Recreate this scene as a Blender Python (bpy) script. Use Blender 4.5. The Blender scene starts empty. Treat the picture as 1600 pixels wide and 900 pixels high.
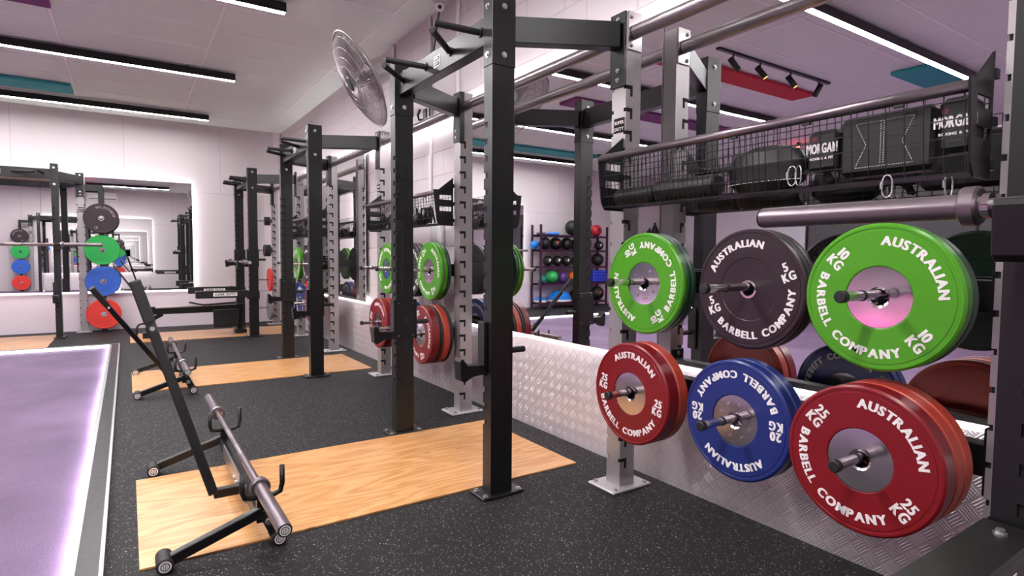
import bpy, math, random
from mathutils import Matrix, Vector, Euler

C = bpy.context.scene.collection
SC = bpy.context.scene
S = 1.12                      # units solved from image pixels -> metres, applied once to everything at the end
PI = math.pi
random.seed(7)

# ------------------------------------------------------------------ camera
cam = bpy.data.cameras.new('camera'); cam_o = bpy.data.objects.new('camera', cam); C.objects.link(cam_o)
cam.sensor_width = 36; cam.lens = 907 * 36 / 1600; cam.clip_start = 0.05; cam.clip_end = 200
ax = ((0.83358698, -0.5523489, 0.00659024), (0.02432804, 0.04862872, 0.9985206), (-0.55185224, -0.83219345, 0.05397384))
cm = Matrix(((ax[0][0], ax[1][0], ax[2][0], 0), (ax[0][1], ax[1][1], ax[2][1], 0), (ax[0][2], ax[1][2], ax[2][2], 0), (0, 0, 0, 1)))
cam_o.rotation_euler = cm.to_euler(); cam_o.location = (0, 0, 1.05)
SC.camera = cam_o

# ------------------------------------------------------------------ world, exposure
W = bpy.data.worlds.new('world'); SC.world = W; W.use_nodes = True
W.node_tree.nodes['Background'].inputs[0].default_value = (0.9, 0.88, 0.95, 1)
W.node_tree.nodes['Background'].inputs[1].default_value = 0.3
SC.view_settings.view_transform = 'Standard'; SC.view_settings.look = 'None'
SC.view_settings.exposure = 0.42; SC.view_settings.gamma = 1.0; SC.view_settings.use_curve_mapping = False
SC.cycles.max_bounces = 16; SC.cycles.diffuse_bounces = 5; SC.cycles.glossy_bounces = 14; SC.cycles.transmission_bounces = 4
SC.cycles.caustics_reflective = False; SC.cycles.caustics_refractive = False
SC.cycles.sample_clamp_indirect = 10.0; SC.cycles.sample_clamp_direct = 0
SC.cycles.use_denoising = True
E_CEIL = 128.0      # linear ceiling lights
E_MIRROR = 34.0    # strips behind the mirror edges
E_PINK = 20.0     # added pink strip low on the left wall, there to tint the turf
E_TURF = 20.0      # strip round the turf

# ------------------------------------------------------------------ materials
def newmat(name):
    m = bpy.data.materials.new(name); m.use_nodes = True
    nt = m.node_tree; return m, nt, nt.nodes, nt.links, nt.nodes['Principled BSDF']
def srgb(h):
    h = h.lstrip('#'); r = [int(h[i:i+2], 16)/255 for i in (0, 2, 4)]
    return tuple((c/12.92 if c <= .04045 else ((c+.055)/1.055)**2.4) for c in r) + (1,)
def mat(name, col, rough=.5, metal=0.0, var=.06, scale=30, bump=0.0, spec=.5, rvar=.08, coat=0.0, stretch=None):
    m, nt, N, L, P = newmat(name)
    c = srgb(col) if isinstance(col, str) else tuple(col) + (1,)
    tc = N.new('ShaderNodeTexCoord'); no = N.new('ShaderNodeTexNoise'); no.inputs['Scale'].default_value = scale; no.inputs['Detail'].default_value = 3
    if stretch:
        mp = N.new('ShaderNodeMapping'); mp.inputs['Scale'].default_value = stretch
        L.new(tc.outputs['Object'], mp.inputs[0]); L.new(mp.outputs[0], no.inputs['Vector'])
    else: L.new(tc.outputs['Object'], no.inputs['Vector'])
    mx = N.new('ShaderNodeMix'); mx.data_type = 'RGBA'
    mx.inputs[6].default_value = tuple(max(0, v*(1-var)) for v in c[:3]) + (1,)
    mx.inputs[7].default_value = tuple(min(1, v*(1+var)) for v in c[:3]) + (1,)
    L.new(no.outputs['Fac'], mx.inputs[0]); L.new(mx.outputs[2], P.inputs['Base Color'])
    mr = N.new('ShaderNodeMapRange'); mr.inputs[3].default_value = max(.02, rough-rvar); mr.inputs[4].default_value = min(1, rough+rvar)
    L.new(no.outputs['Fac'], mr.inputs[0]); L.new(mr.outputs[0], P.inputs['Roughness'])
    P.inputs['Metallic'].default_value = metal; P.inputs['Specular IOR Level'].default_value = spec
    P.inputs['Coat Weight'].default_value = coat
    if bump:
        b = N.new('ShaderNodeBump'); b.inputs['Strength'].default_value = bump; b.inputs['Distance'].default_value = .002
        L.new(no.outputs['Fac'], b.inputs['Height']); L.new(b.outputs[0], P.inputs['Normal'])
    return m
def emit(name, col, strength):
    m, nt, N, L, P = newmat(name)
    P.inputs['Base Color'].default_value = (.8, .8, .8, 1)
    P.inputs['Emission Color'].default_value = tuple(col) + (1,); P.inputs['Emission Strength'].default_value = strength
    return m
def MN(N, op, a=None, b=None, L=None):
    n = N.new('ShaderNodeMath'); n.operation = op
    for i, v in enumerate((a, b)):
        if v is None: continue
        if isinstance(v, (int, float)): n.inputs[i].default_value = v
        else: L.new(v, n.inputs[i])
    return n.outputs[0]

M = {}
M['black'] = mat('black_powder_coat', '#111113', .36, 0, .03, 60, .0, .5, .03)
M['black2'] = mat('black_gloss_paint', '#0f0f11', .34, 0, .03, 40, 0, .4, .02)
M['dark'] = mat('black_print_and_hole_shade', '#050506', .8)  # black print and lenses, also painted shade inside holes
M['grey'] = mat('silver_grey_paint', '#a8a2a3', .33, .5, .03, 8, .0, .5, .03)
M['plategrey'] = mat('pale_base_plate', '#b9b6b6', .4, .4, .08, 20)
M['zinc'] = mat('zinc_bolt', '#d0d0d0', .25, .9)
M['steel'] = mat('brushed_steel', '#a39d9e', .30, .9, .04, 30, 0, rvar=.03)
M['chrome'] = mat('satin_chrome', '#cfcaca', .16, 1.0, .03, 20, rvar=.03)
M['barsteel'] = mat('cerakote_bar_steel', '#857a7f', .32, .85, .03, 90, .0, rvar=.03)
M['rubber'] = mat('matt_black_rubber', '#141314', .55, 0, .1, 40, .0)
M['p_green'] = mat('green_rubber', '#4b951c', .32, 0, .06, 12, .03)
M['p_dkgreen'] = mat('dark_green_rubber', '#0c3a22', .38, 0, .1, 12, .03)
M['p_red'] = mat('red_rubber', '#7a1119', .34, 0, .07, 12, .03)
M['p_red2'] = mat('lit_red_and_orange_rubber', '#b43e2c', .38, 0, .1, 12, .03)  # rear red plates: salmon of the mirror strip light put in the colour
M['p_blue'] = mat('blue_rubber', '#1c2c6c', .32, 0, .07, 12, .03)
M['p_black'] = mat('plum_black_rubber', '#2a1c22', .36, 0, .1, 14, .04)
M['t_green'] = mat('bright_green_rubber', '#1fa64a', .45, 0, .08, 12, .03)
M['t_blue'] = mat('bright_blue_rubber', '#2c5fc0', .45, 0, .08, 12, .03)
M['t_red'] = mat('bright_red_rubber', '#e03a30', .45, 0, .08, 12, .03)
M['p_grey'] = mat('grey_iron', '#8a8888', .5, .2, .12, 20, .05)
M['letter'] = mat('white_lettering', '#e9e4e2', .5)
M['letter_grey'] = mat('grey_lettering', '#8b8488', .5)
M['vinyl'] = mat('black_vinyl', '#0f0c0e', .42, 0, .1, 25, .08)
M['fabric'] = mat('black_webbing', '#131214', .8, 0, .2, 120, .2)
M['tbar'] = mat('white_ceiling_bar', '#fbfbf9', .5, 0, .01)
M['white_plastic'] = mat('white_plastic', '#e4e2e2', .4)
M['alu'] = mat('aluminium_trim', '#c9c6c8', .35, .7)
M['trimblack'] = mat('black_edge_trim', '#1d1b1e', .35, 0, .1, 30)
M['ceil_purple'] = mat('purple_acoustic_panel', '#7d3f77', .85, 0, .06, 60, .05)
M['ceil_teal'] = mat('teal_acoustic_panel', '#3aa0a4', .85, 0, .06, 60, .05)
M['ceil_red'] = mat('red_acoustic_panel', '#c23440', .85, 0, .06, 60, .05)
M['shelf_purple'] = mat('plum_shelf_metal', '#3a1838', .4, .2, .08, 30)
M['blueball'] = mat('blue_pvc', '#1f7fe0', .3, 0, .05, 20)
M['tealball'] = mat('teal_pvc', '#1a8a84', .4); M['greenball'] = mat('green_pvc', '#2fae5a', .4)
M['purpleball'] = mat('purple_pvc', '#5a3a80', .4); M['orangeball'] = mat('orange_pvc', '#e0682c', .4)
M['redball'] = mat('red_pvc', '#b92830', .4); M['deepblue'] = mat('deep_blue_foam', '#2a3fc0', .6, 0, .3, 30, .3)
M['tealglass'] = mat('pale_teal_panel', '#9cc9cf', .3)
M['greypanel'] = mat('dark_grey_glazing', '#5c5a5e', .3); M['palepanel'] = mat('pale_door_paint', '#dcdbe0', .4)
M['signblue'] = mat('sky_blue_sticker', '#4aa8dc', .4); M['inkblue'] = mat('blue_ink', '#8e9fd0', .6)
M['wood2'] = None
M['e_ceil'] = emit('lit_diffuser', (1, .97, .98), E_CEIL)
M['e_ceil2'] = emit('lit_diffuser_dimmer', (1, .97, .98), E_CEIL*.55)
M['e_pink'] = emit('added_pink_glow', (1, .16, .50), E_PINK)  # glow of the added pink strip
M['e_led'] = emit('white_led_strip', (1, .97, .98), E_MIRROR)
M['e_turf'] = emit('violet_white_led_strip', (.86, .80, 1), E_TURF)
M['e_red'] = emit('red_led', (1, .03, .015), 60)
M['e_yellow'] = emit('warm_spot_lens', (1, .62, .05), 2.2)

def mirror_mat():
    m, nt, N, L, P = newmat('mirror_silver')
    P.inputs['Base Color'].default_value = (.94, .95, .945, 1); P.inputs['Metallic'].default_value = 1; P.inputs['Roughness'].default_value = 0.0
    return m
M['mirror'] = mirror_mat()

def rubber_floor():
    m, nt, N, L, P = newmat('flecked_rubber_floor')
    tc = N.new('ShaderNodeTexCoord')
    nz = N.new('ShaderNodeTexNoise'); nz.inputs['Scale'].default_value = 90; nz.inputs['Detail'].default_value = 1
    L.new(tc.outputs['Object'], nz.inputs['Vector'])
    mxv = N.new('ShaderNodeMix'); mxv.data_type = 'VECTOR'; mxv.inputs[0].default_value = .012
    L.new(tc.outputs['Object'], mxv.inputs[4]); L.new(nz.outputs['Color'], mxv.inputs[5])
    vo = N.new('ShaderNodeTexVoronoi'); vo.inputs['Scale'].default_value = 175; L.new(mxv.outputs[1], vo.inputs['Vector'])
    sep = N.new('ShaderNodeSeparateColor'); L.new(vo.outputs['Color'], sep.inputs[0])
    pick = MN(N, 'GREATER_THAN', sep.outputs[0], .66, L)
    rad = MN(N, 'MULTIPLY', sep.outputs[1], .42, L)
    near = MN(N, 'LESS_THAN', vo.outputs['Distance'], rad, L)
    fl = MN(N, 'MULTIPLY', pick, near, L)
    big = N.new('ShaderNodeTexNoise'); big.inputs['Scale'].default_value = 4; L.new(tc.outputs['Object'], big.inputs['Vector'])
    base = N.new('ShaderNodeMix'); base.data_type = 'RGBA'
    base.inputs[6].default_value = srgb('#111011'); base.inputs[7].default_value = srgb('#191718'); L.new(big.outputs['Fac'], base.inputs[0])
    mx = N.new('ShaderNodeMix'); mx.data_type = 'RGBA'; L.new(fl, mx.inputs[0]); L.new(base.outputs[2], mx.inputs[6]); mx.inputs[7].default_value = srgb('#9a9496')
    L.new(mx.outputs[2], P.inputs['Base Color']); P.inputs['Roughness'].default_value = .66; P.inputs['Specular IOR Level'].default_value = .28
    b = N.new('ShaderNodeBump'); b.inputs['Strength'].default_value = .25; b.inputs['Distance'].default_value = .002
    f = N.new('ShaderNodeTexNoise'); f.inputs['Scale'].default_value = 260; L.new(tc.outputs['Object'], f.inputs['Vector'])
    L.new(f.outputs['Fac'], b.inputs['Height']); L.new(b.outputs[0], P.inputs['Normal'])
    return m
M['floor'] = rubber_floor()

def plywood():
    m, nt, N, L, P = newmat('varnished_plywood')
    tc = N.new('ShaderNodeTexCoord'); mp = N.new('ShaderNodeMapping'); mp.inputs['Scale'].default_value = (.55, 2.6, 1)
    L.new(tc.outputs['Object'], mp.inputs[0])
    n1 = N.new('ShaderNodeTexNoise'); n1.inputs['Scale'].default_value = 1.6; n1.inputs['Detail'].default_value = 2; n1.inputs['Distortion'].default_value = .6
    L.new(mp.outputs[0], n1.inputs['Vector'])
    rings = MN(N, 'SINE', MN(N, 'MULTIPLY', n1.outputs['Fac'], 62, L), None, L)
    n2 = N.new('ShaderNodeTexNoise'); n2.inputs['Scale'].default_value = 1.0; n2.inputs['Detail'].default_value = 5
    mp2 = N.new('ShaderNodeMapping'); mp2.inputs['Scale'].default_value = (5, 90, 1); L.new(tc.outputs['Object'], mp2.inputs[0]); L.new(mp2.outputs[0], n2.inputs['Vector'])
    f = MN(N, 'ADD', MN(N, 'MULTIPLY', rings, .15, L), n2.outputs['Fac'], L)
    cr = N.new('ShaderNodeValToRGB'); cr.color_ramp.elements[0].position = .15; cr.color_ramp.elements[0].color = srgb('#b37840')
    cr.color_ramp.elements[1].position = .85; cr.color_ramp.elements[1].color = srgb('#dcb07c')
    e = cr.color_ramp.elements.new(.5); e.color = srgb('#cd965d')
    L.new(f, cr.inputs[0])
    mp3 = N.new('ShaderNodeMapping'); mp3.inputs['Scale'].default_value = (3.0, 8.0, 1); L.new(tc.outputs['Object'], mp3.inputs[0])
    vo = N.new('ShaderNodeTexVoronoi'); vo.inputs['Scale'].default_value = 1.6; L.new(mp3.outputs[0], vo.inputs['Vector'])
    k = N.new('ShaderNodeMapRange'); k.inputs[1].default_value = .05; k.inputs[2].default_value = .15; k.inputs[3].default_value = .8; k.inputs[4].default_value = 0; k.clamp = True
    L.new(vo.outputs['Distance'], k.inputs[0]); kc = N.new('ShaderNodeSeparateColor'); L.new(vo.outputs['Color'], kc.inputs[0]); kk = MN(N, 'MULTIPLY', k.outputs[0], MN(N, 'GREATER_THAN', kc.outputs[0], .62, L), L)
    mx = N.new('ShaderNodeMix'); mx.data_type = 'RGBA'; L.new(kk, mx.inputs[0]); L.new(cr.outputs[0], mx.inputs[6]); mx.inputs[7].default_value = srgb('#94582c')
    L.new(mx.outputs[2], P.inputs['Base Color']); P.inputs['Roughness'].default_value = .32; P.inputs['Coat Weight'].default_value = .25; P.inputs['Coat Roughness'].default_value = .2
    return m
M['ply'] = plywood()

def turf():
    m, nt, N, L, P = newmat('purple_turf')
    tc = N.new('ShaderNodeTexCoord')
    a = N.new('ShaderNodeTexNoise'); a.inputs['Scale'].default_value = 1.3; a.inputs['Detail'].default_value = 4; L.new(tc.outputs['Object'], a.inputs['Vector'])
    b = N.new('ShaderNodeTexNoise'); b.inputs['Scale'].default_value = 170; b.inputs['Detail'].default_value = 2; L.new(tc.outputs['Object'], b.inputs['Vector'])
    f = MN(N, 'ADD', MN(N, 'MULTIPLY', a.outputs['Fac'], .55, L), MN(N, 'MULTIPLY', b.outputs['Fac'], .5, L), L)
    cr = N.new('ShaderNodeValToRGB'); cr.color_ramp.elements[0].position = .3; cr.color_ramp.elements[0].color = srgb('#3d2a44')
    cr.color_ramp.elements[1].position = .75; cr.color_ramp.elements[1].color = srgb('#78617f'); L.new(f, cr.inputs[0])
    L.new(cr.outputs[0], P.inputs['Base Color']); P.inputs['Roughness'].default_value = .8
    bu = N.new('ShaderNodeBump'); bu.inputs['Strength'].default_value = .6; bu.inputs['Distance'].default_value = .004
    L.new(b.outputs['Fac'], bu.inputs['Height']); L.new(bu.outputs[0], P.inputs['Normal'])
    return m
M['turf'] = turf()

def blockwall(name, c1, c2, axis='Y', bump=.5, bw=.42, bh=.21, mort='#cfc4c8'):
    m, nt, N, L, P = newmat(name)
    tc = N.new('ShaderNodeTexCoord'); sp = N.new('ShaderNodeSeparateXYZ'); L.new(tc.outputs['Object'], sp.inputs[0])
    cb = N.new('ShaderNodeCombineXYZ'); L.new(sp.outputs[axis], cb.inputs[0]); L.new(sp.outputs['Z'], cb.inputs[1])
    br = N.new('ShaderNodeTexBrick'); br.inputs['Scale'].default_value = 1; br.inputs['Brick Width'].default_value = bw; br.inputs['Row Height'].default_value = bh
    br.inputs['Mortar Size'].default_value = .006; br.inputs['Mortar Smooth'].default_value = .4
    br.inputs['Color1'].default_value = srgb(c1); br.inputs['Color2'].default_value = srgb(c2); br.inputs['Mortar'].default_value = srgb(mort)
    L.new(cb.outputs[0], br.inputs['Vector']); L.new(br.outputs['Color'], P.inputs['Base Color'])
    nz = N.new('ShaderNodeTexNoise'); nz.inputs['Scale'].default_value = 60; L.new(tc.outputs['Object'], nz.inputs['Vector'])
    h = MN(N, 'SUBTRACT', MN(N, 'MULTIPLY', nz.outputs['Fac'], .15, L), br.outputs['Fac'], L)
    b = N.new('ShaderNodeBump'); b.inputs['Strength'].default_value = bump; b.inputs['Distance'].default_value = .006
    L.new(h, b.inputs['Height']); L.new(b.outputs[0], P.inputs['Normal']); P.inputs['Roughness'].default_value = .55
    return m
M['block'] = blockwall('painted_block_wall', '#d9d0d2', '#dcd3d5', bump=.7)
M['panelwall'] = blockwall('painted_panel_wall', '#cfc6c8', '#cfc6c8', 'X', .25, 1.35, 2.2, '#bdb1b6')
M['leftwall'] = mat('pale_paint_pink_bounce', '#ddcfd8', .7, 0, .02, 3)  # pink bounce off the turf put into the pale wall colour
M['tiles'] = None
def ceiling_mat():
    m, nt, N, L, P = newmat('ceiling_tile')
    tc = N.new('ShaderNodeTexCoord'); sp = N.new('ShaderNodeSeparateXYZ'); L.new(tc.outputs['Object'], sp.inputs[0])
    def line(out, off, per, w):
        u = MN(N, 'DIVIDE', MN(N, 'SUBTRACT', out, off*S, L), per*S, L)
        fr = MN(N, 'ABSOLUTE', MN(N, 'SUBTRACT', MN(N, 'FRACT', MN(N, 'ADD', u, 100.5, L), None, L), .5, L), None, L)
        return MN(N, 'LESS_THAN', fr, w/per/2, L)
    lx = line(sp.outputs['X'], -.46, 1.14, .022); ly = line(sp.outputs['Y'], 5.62, .585, .022)
    g = MN(N, 'MAXIMUM', lx, ly, L)
    sx = line(sp.outputs['X'], -.46, 1.14, .034); sy = line(sp.outputs['Y'], 5.62, .585, .034)
    gs = MN(N, 'MAXIMUM', sx, sy, L)
    mx = N.new('ShaderNodeMix'); mx.data_type = 'RGBA'; L.new(gs, mx.inputs[0]); mx.inputs[6].default_value = srgb('#e9f0ea'); mx.inputs[7].default_value = srgb('#e6e4e2')
    mx2 = N.new('ShaderNodeMix'); mx2.data_type = 'RGBA'; L.new(g, mx2.inputs[0]); L.new(mx.outputs[2], mx2.inputs[6]); mx2.inputs[7].default_value = srgb('#efefea')
    L.new(mx2.outputs[2], P.inputs['Base Color']); P.inputs['Roughness'].default_value = .75
    nz = N.new('ShaderNodeTexNoise'); nz.inputs['Scale'].default_value = 150; L.new(tc.outputs['Object'], nz.inputs['Vector'])
    b = N.new('ShaderNodeBump'); b.inputs['Strength'].default_value = .4; b.inputs['Distance'].default_value = .004
    L.new(MN(N, 'ADD', MN(N, 'MULTIPLY', nz.outputs['Fac'], .1, L), gs, L), b.inputs['Height']); L.new(b.outputs[0], P.inputs['Normal'])
    return m
M['ceiling'] = ceiling_mat()

def tread_plate():
    m, nt, N, L, P = newmat('five_bar_tread_plate')
    tc = N.new('ShaderNodeTexCoord'); sp = N.new('ShaderNodeSeparateXYZ'); L.new(tc.outputs['Object'], sp.inputs[0])
    Y, Z = sp.outputs['Y'], sp.outputs['Z']; c = .052; k = 1/(c*math.sqrt(2))
    u = MN(N, 'MULTIPLY', MN(N, 'ADD', Y, Z, L), k, L); v = MN(N, 'MULTIPLY', MN(N, 'SUBTRACT', Y, Z, L), k, L)
    u = MN(N, 'ADD', u, 200, L); v = MN(N, 'ADD', v, 200, L)
    par = MN(N, 'MODULO', MN(N, 'ADD', MN(N, 'FLOOR', u, None, L), MN(N, 'FLOOR', v, None, L), L), 2, L)
    fu = MN(N, 'SUBTRACT', MN(N, 'FRACT', u, None, L), .5, L); fv = MN(N, 'SUBTRACT', MN(N, 'FRACT', v, None, L), .5, L)
    def bars(a, b):
        s = MN(N, 'COSINE', MN(N, 'MULTIPLY', a, 2*PI*5/.92, L), None, L)
        s = MN(N, 'MAXIMUM', s, 0, L)
        aa = MN(N, 'ABSOLUTE', a, None, L); ab = MN(N, 'ABSOLUTE', b, None, L)
        mk = N.new('ShaderNodeMapRange'); mk.inputs[1].default_value = .34; mk.inputs[2].default_value = .46; mk.inputs[3].default_value = 1; mk.inputs[4].default_value = 0
        L.new(ab, mk.inputs[0])
        return MN(N, 'MULTIPLY', MN(N, 'MULTIPLY', s, mk.outputs[0], L), MN(N, 'LESS_THAN', aa, .47, L), L)
    h = N.new('ShaderNodeMix'); h.data_type = 'FLOAT'; L.new(par, h.inputs[0]); L.new(bars(fu, fv), h.inputs[2]); L.new(bars(fv, fu), h.inputs[3])
    b = N.new('ShaderNodeBump'); b.inputs['Strength'].default_value = .75; b.inputs['Distance'].default_value = .003
    L.new(h.outputs[0], b.inputs['Height']); L.new(b.outputs[0], P.inputs['Normal'])
    P.inputs['Base Color'].default_value = srgb('#d8cdd1'); P.inputs['Metallic'].default_value = .45; P.inputs['Roughness'].default_value = .36
    return m
M['tread'] = tread_plate()
def hub_mat():
    m, nt, N, L, P = newmat('turned_steel_hub')
    tc = N.new('ShaderNodeTexCoord'); nz = N.new('ShaderNodeTexNoise'); nz.inputs['Scale'].default_value = 12; L.new(tc.outputs['Object'], nz.inputs['Vector'])
    mr = N.new('ShaderNodeMapRange'); mr.inputs[3].default_value = .10; mr.inputs[4].default_value = .18; L.new(nz.outputs['Fac'], mr.inputs[0]); L.new(mr.outputs[0], P.inputs['Roughness'])
    P.inputs['Base Color'].default_value = srgb('#dcd4da'); P.inputs['Metallic'].default_value = 1; P.inputs['Anisotropic'].default_value = .6
    tg = N.new('ShaderNodeTangent'); tg.direction_type = 'RADIAL'; tg.axis = 'X'; L.new(tg.outputs[0], P.inputs['Tangent'])
    return m
M['hub'] = hub_mat()

# ------------------------------------------------------------------ mesh builder
class B:
    def __init__(s): s.v = []; s.f = []; s.m = []; s.s = []; s.mats = []
    def mi(s, m):
        if m not in s.mats: s.mats.append(m)
        return s.mats.index(m)
    def add(s, vs, fs, m, smooth=False, X=None):
        o = len(s.v); k = s.mi(m)
        s.v += [tuple(X @ Vector(p)) for p in vs] if X is not None else [tuple(p) for p in vs]
        for i, f in enumerate(fs):
            s.f.append(tuple(a+o for a in f)); s.m.append(k); s.s.append(smooth if isinstance(smooth, bool) else smooth[i])
        return s
    def box(s, x0, x1, y0, y1, z0, z1, m, X=None):
        vs = [(x, y, z) for z in (z0, z1) for y in (y0, y1) for x in (x0, x1)]
        return s.add(vs, [(0, 2, 3, 1), (4, 5, 7, 6), (0, 1, 5, 4), (2, 6, 7, 3), (0, 4, 6, 2), (1, 3, 7, 5)], m, False, X)
    def cbox(s, c, d, m, X=None):
        return s.box(c[0]-d[0]/2, c[0]+d[0]/2, c[1]-d[1]/2, c[1]+d[1]/2, c[2]-d[2]/2, c[2]+d[2]/2, m, X)
    def rbox(s, x0, x1, y0, y1, z0, z1, r, m, X=None):      # box with chamfered edges
        vs = []; fs = []
        def ring(z, i):
            a, b, c, d = x0+i, x1-i, y0+i, y1-i
            k = r*.7 if i == 0 else 0
            return [(a+k, c, z), (b-k, c, z), (b, c+k, z), (b, d-k, z), (b-k, d, z), (a+k, d, z), (a, d-k, z), (a, c+k, z)]
        vs = ring(z0, r) + ring(z0+r, 0) + ring(z1-r, 0) + ring(z1, r)
        vs = [Vector(p) for p in vs]
        for q in range(3):
            for i in range(8): j = (i+1) % 8; fs.append((q*8+i, q*8+j, q*8+8+j, q*8+8+i))
        fs.append(tuple(range(7, -1, -1))); fs.append(tuple(range(24, 32)))
        return s.add(vs, fs, m, False, X)
    def beam(s, p0, p1, w, h, m, up=(0, 0, 1), r=0):        # rectangular bar between two points
        p0 = Vector(p0); p1 = Vector(p1); d = p1-p0; l = d.length; d.normalize(); u = Vector(up)
        sd = d.cross(u)
        if sd.length < 1e-4: sd = Vector((1, 0, 0))
        sd.normalize(); u = sd.cross(d)
        X = Matrix(((d.x, sd.x, u.x, p0.x), (d.y, sd.y, u.y, p0.y), (d.z, sd.z, u.z, p0.z), (0, 0, 0, 1)))
        if r: return s.rbox(0, l, -w/2, w/2, -h/2, h/2, r, m, X)
        return s.box(0, l, -w/2, w/2, -h/2, h/2, m, X)
    def frame(s, p0, p1):
        p0 = Vector(p0); d = (Vector(p1)-p0); l = d.length; d.normalize()
        q = Vector((0, 0, 1)).rotation_difference(d).to_matrix().to_4x4(); q.translation = p0
        return q, l
    def lathe(s, prof, m, n=32, X=None, smooth=True, mats=None):     # prof: (r, z) list around local z
        vs = []; 
        for i, (r, z) in enumerate(prof):
            for k in range(n): a = 2*PI*k/n; vs.append((r*math.cos(a), r*math.sin(a), z))
        for i in range(len(prof)-1):
            fs = [(i*n+k, i*n+(k+1) % n, (i+1)*n+(k+1) % n, (i+1)*n+k) for k in range(n)]
            a, b = prof[i], prof[i+1]
            sub = [vs[i*n+k] for k in range(n)] + [vs[(i+1)*n+k] for k in range(n)]
            ff = [(k, (k+1) % n, n+(k+1) % n, n+k) for k in range(n)]
            s.add(sub, ff, mats[i] if mats else m, smooth, X)
        return s
    def cyl(s, p0, p1, r, m, n=20, r1=None, cap=True, bev=0):
        X, l = s.frame(p0, p1); r1 = r if r1 is None else r1
        if bev: s.lathe([(0, 0), (r-bev, 0), (r, bev), (r1, l-bev), (r1-bev, l), (0, l)], m, n, X); return s
        s.lathe([(r, 0), (r1, l)], m, n, X)
        if cap:
            vs = [(r*math.cos(2*PI*k/n), r*math.sin(2*PI*k/n), 0) for k in range(n)]
            s.add(vs, [tuple(range(n-1, -1, -1))], m, False, X)
            vs = [(r1*math.cos(2*PI*k/n), r1*math.sin(2*PI*k/n), l) for k in range(n)]
            s.add(vs, [tuple(range(n))], m, False, X)
        return s
    def tube(s, pts, r, m, n=10, closed=False):
        P = [Vector(p) for p in pts]; N = len(P); vs = []; fs = []; prev = None
        for i, p in enumerate(P):
            if closed: d = P[(i+1) % N]-P[i-1]
            else: d = P[min(i+1, N-1)]-P[max(i-1, 0)]
            d.normalize()
            if prev is None: a = d.orthogonal().normalized()
            else:
                a = prev - d*prev.dot(d); a.normalize()
            prev = a; b = d.cross(a)
            for k in range(n): t = 2*PI*k/n; vs.append(p + a*r*math.cos(t) + b*r*math.sin(t))
        for i in range(N if closed else N-1):
            j = (i+1) % N
            for k in range(n): fs.append((i*n+k, i*n+(k+1) % n, j*n+(k+1) % n, j*n+k))
        sm = [True]*len(fs)
        if not closed: fs += [tuple(range(n-1, -1, -1)), tuple((N-1)*n+k for k in range(n))]; sm += [False, False]
        return s.add(vs, fs, m, sm)
    def sphere(s, c, r, m, n=20, sz=1.0, mats=None, X=None):
        prof = [(max(1e-5, r*math.sin(PI*i/(n//2))), -r*sz*math.cos(PI*i/(n//2))) for i in range(n//2+1)]
        T = Matrix.Translation(c) if X is None else Matrix.Translation(c) @ X
        return s.lathe(prof, m, n, T, True, mats)
    def prism(s, poly, t0, t1, m, X):       # polygon in local xy, extruded along local z
        n = len(poly); vs = [(a, b, t0) for a, b in poly] + [(a, b, t1) for a, b in poly]
        fs = [tuple(range(n-1, -1, -1)), tuple(range(n, 2*n))] + [(i, (i+1) % n, n+(i+1) % n, n+i) for i in range(n)]
        return s.add(vs, fs, m, False, X)
    def build(s, name, parent=None, loc=(0, 0, 0), rot=(0, 0, 0), bevel=0):
        me = bpy.data.meshes.new(name); me.from_pydata(s.v, [], s.f)
        for m in s.mats: me.materials.append(m)
        me.polygons.foreach_set('material_index', s.m); me.polygons.foreach_set('use_smooth', s.s); me.update()
        o = bpy.data.objects.new(name, me); C.objects.link(o); o.location = loc; o.rotation_euler = rot
        if parent: o.parent = parent
        if bevel:
            b = o.modifiers.new('bevel', 'BEVEL'); b.width = bevel*S; b.segments = 2; b.limit_method = 'ANGLE'; b.angle_limit = math.radians(50)
        return o
def tag(o, label=None, cat=None, group=None, kind=None):
    if label: o['label'] = label
    if cat: o['category'] = cat
    if group: o['group'] = group
    if kind: o['kind'] = kind
    return o
def empty(name, loc=(0, 0, 0), rz=0):
    o = bpy.data.objects.new(name, None); C.objects.link(o); o.location = loc; o.rotation_euler = (0, 0, rz); o.empty_display_size = .1; return o
def kids(o): return [c for c in bpy.data.objects if c.parent == o]
def copy_tree(o, parent=None):
    ch = kids(o); c = o.copy(); C.objects.link(c); c.parent = parent
    for k in ch: copy_tree(k, c)
    return c
def struct(b, name):
    o = b.build(name); o['kind'] = 'structure'; return o

# glyphs ------------------------------------------------------------
_g = {}
def glyph(ch, off=.03, ext=.02):
    k = (ch, off)
    if k not in _g:
        cu = bpy.data.curves.new('glyph', 'FONT'); cu.body = ch; cu.size = 1; cu.offset = off; cu.extrude = ext; cu.resolution_u = 3
        o = bpy.data.objects.new('glyph', cu); C.objects.link(o)
        bpy.context.view_layer.update()
        me = bpy.data.meshes.new_from_object(o.evaluated_get(bpy.context.evaluated_depsgraph_get()))
        vs = [tuple(v.co) for v in me.vertices]; fs = [tuple(p.vertices) for p in me.polygons]
        x0 = min(v[0] for v in vs); x1 = max(v[0] for v in vs); z1 = max(v[1] for v in vs); z0 = min(v[1] for v in vs)
        vs = [(v[0]-(x0+x1)/2, v[1]-(z0+z1)/2 if ch not in '.' else v[1]-.35, v[2]) for v in vs]
        _g[k] = (vs, fs, x1-x0, z1-z0)
        bpy.data.objects.remove(o); bpy.data.curves.remove(cu); bpy.data.meshes.remove(me)
    return _g[k]
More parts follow.
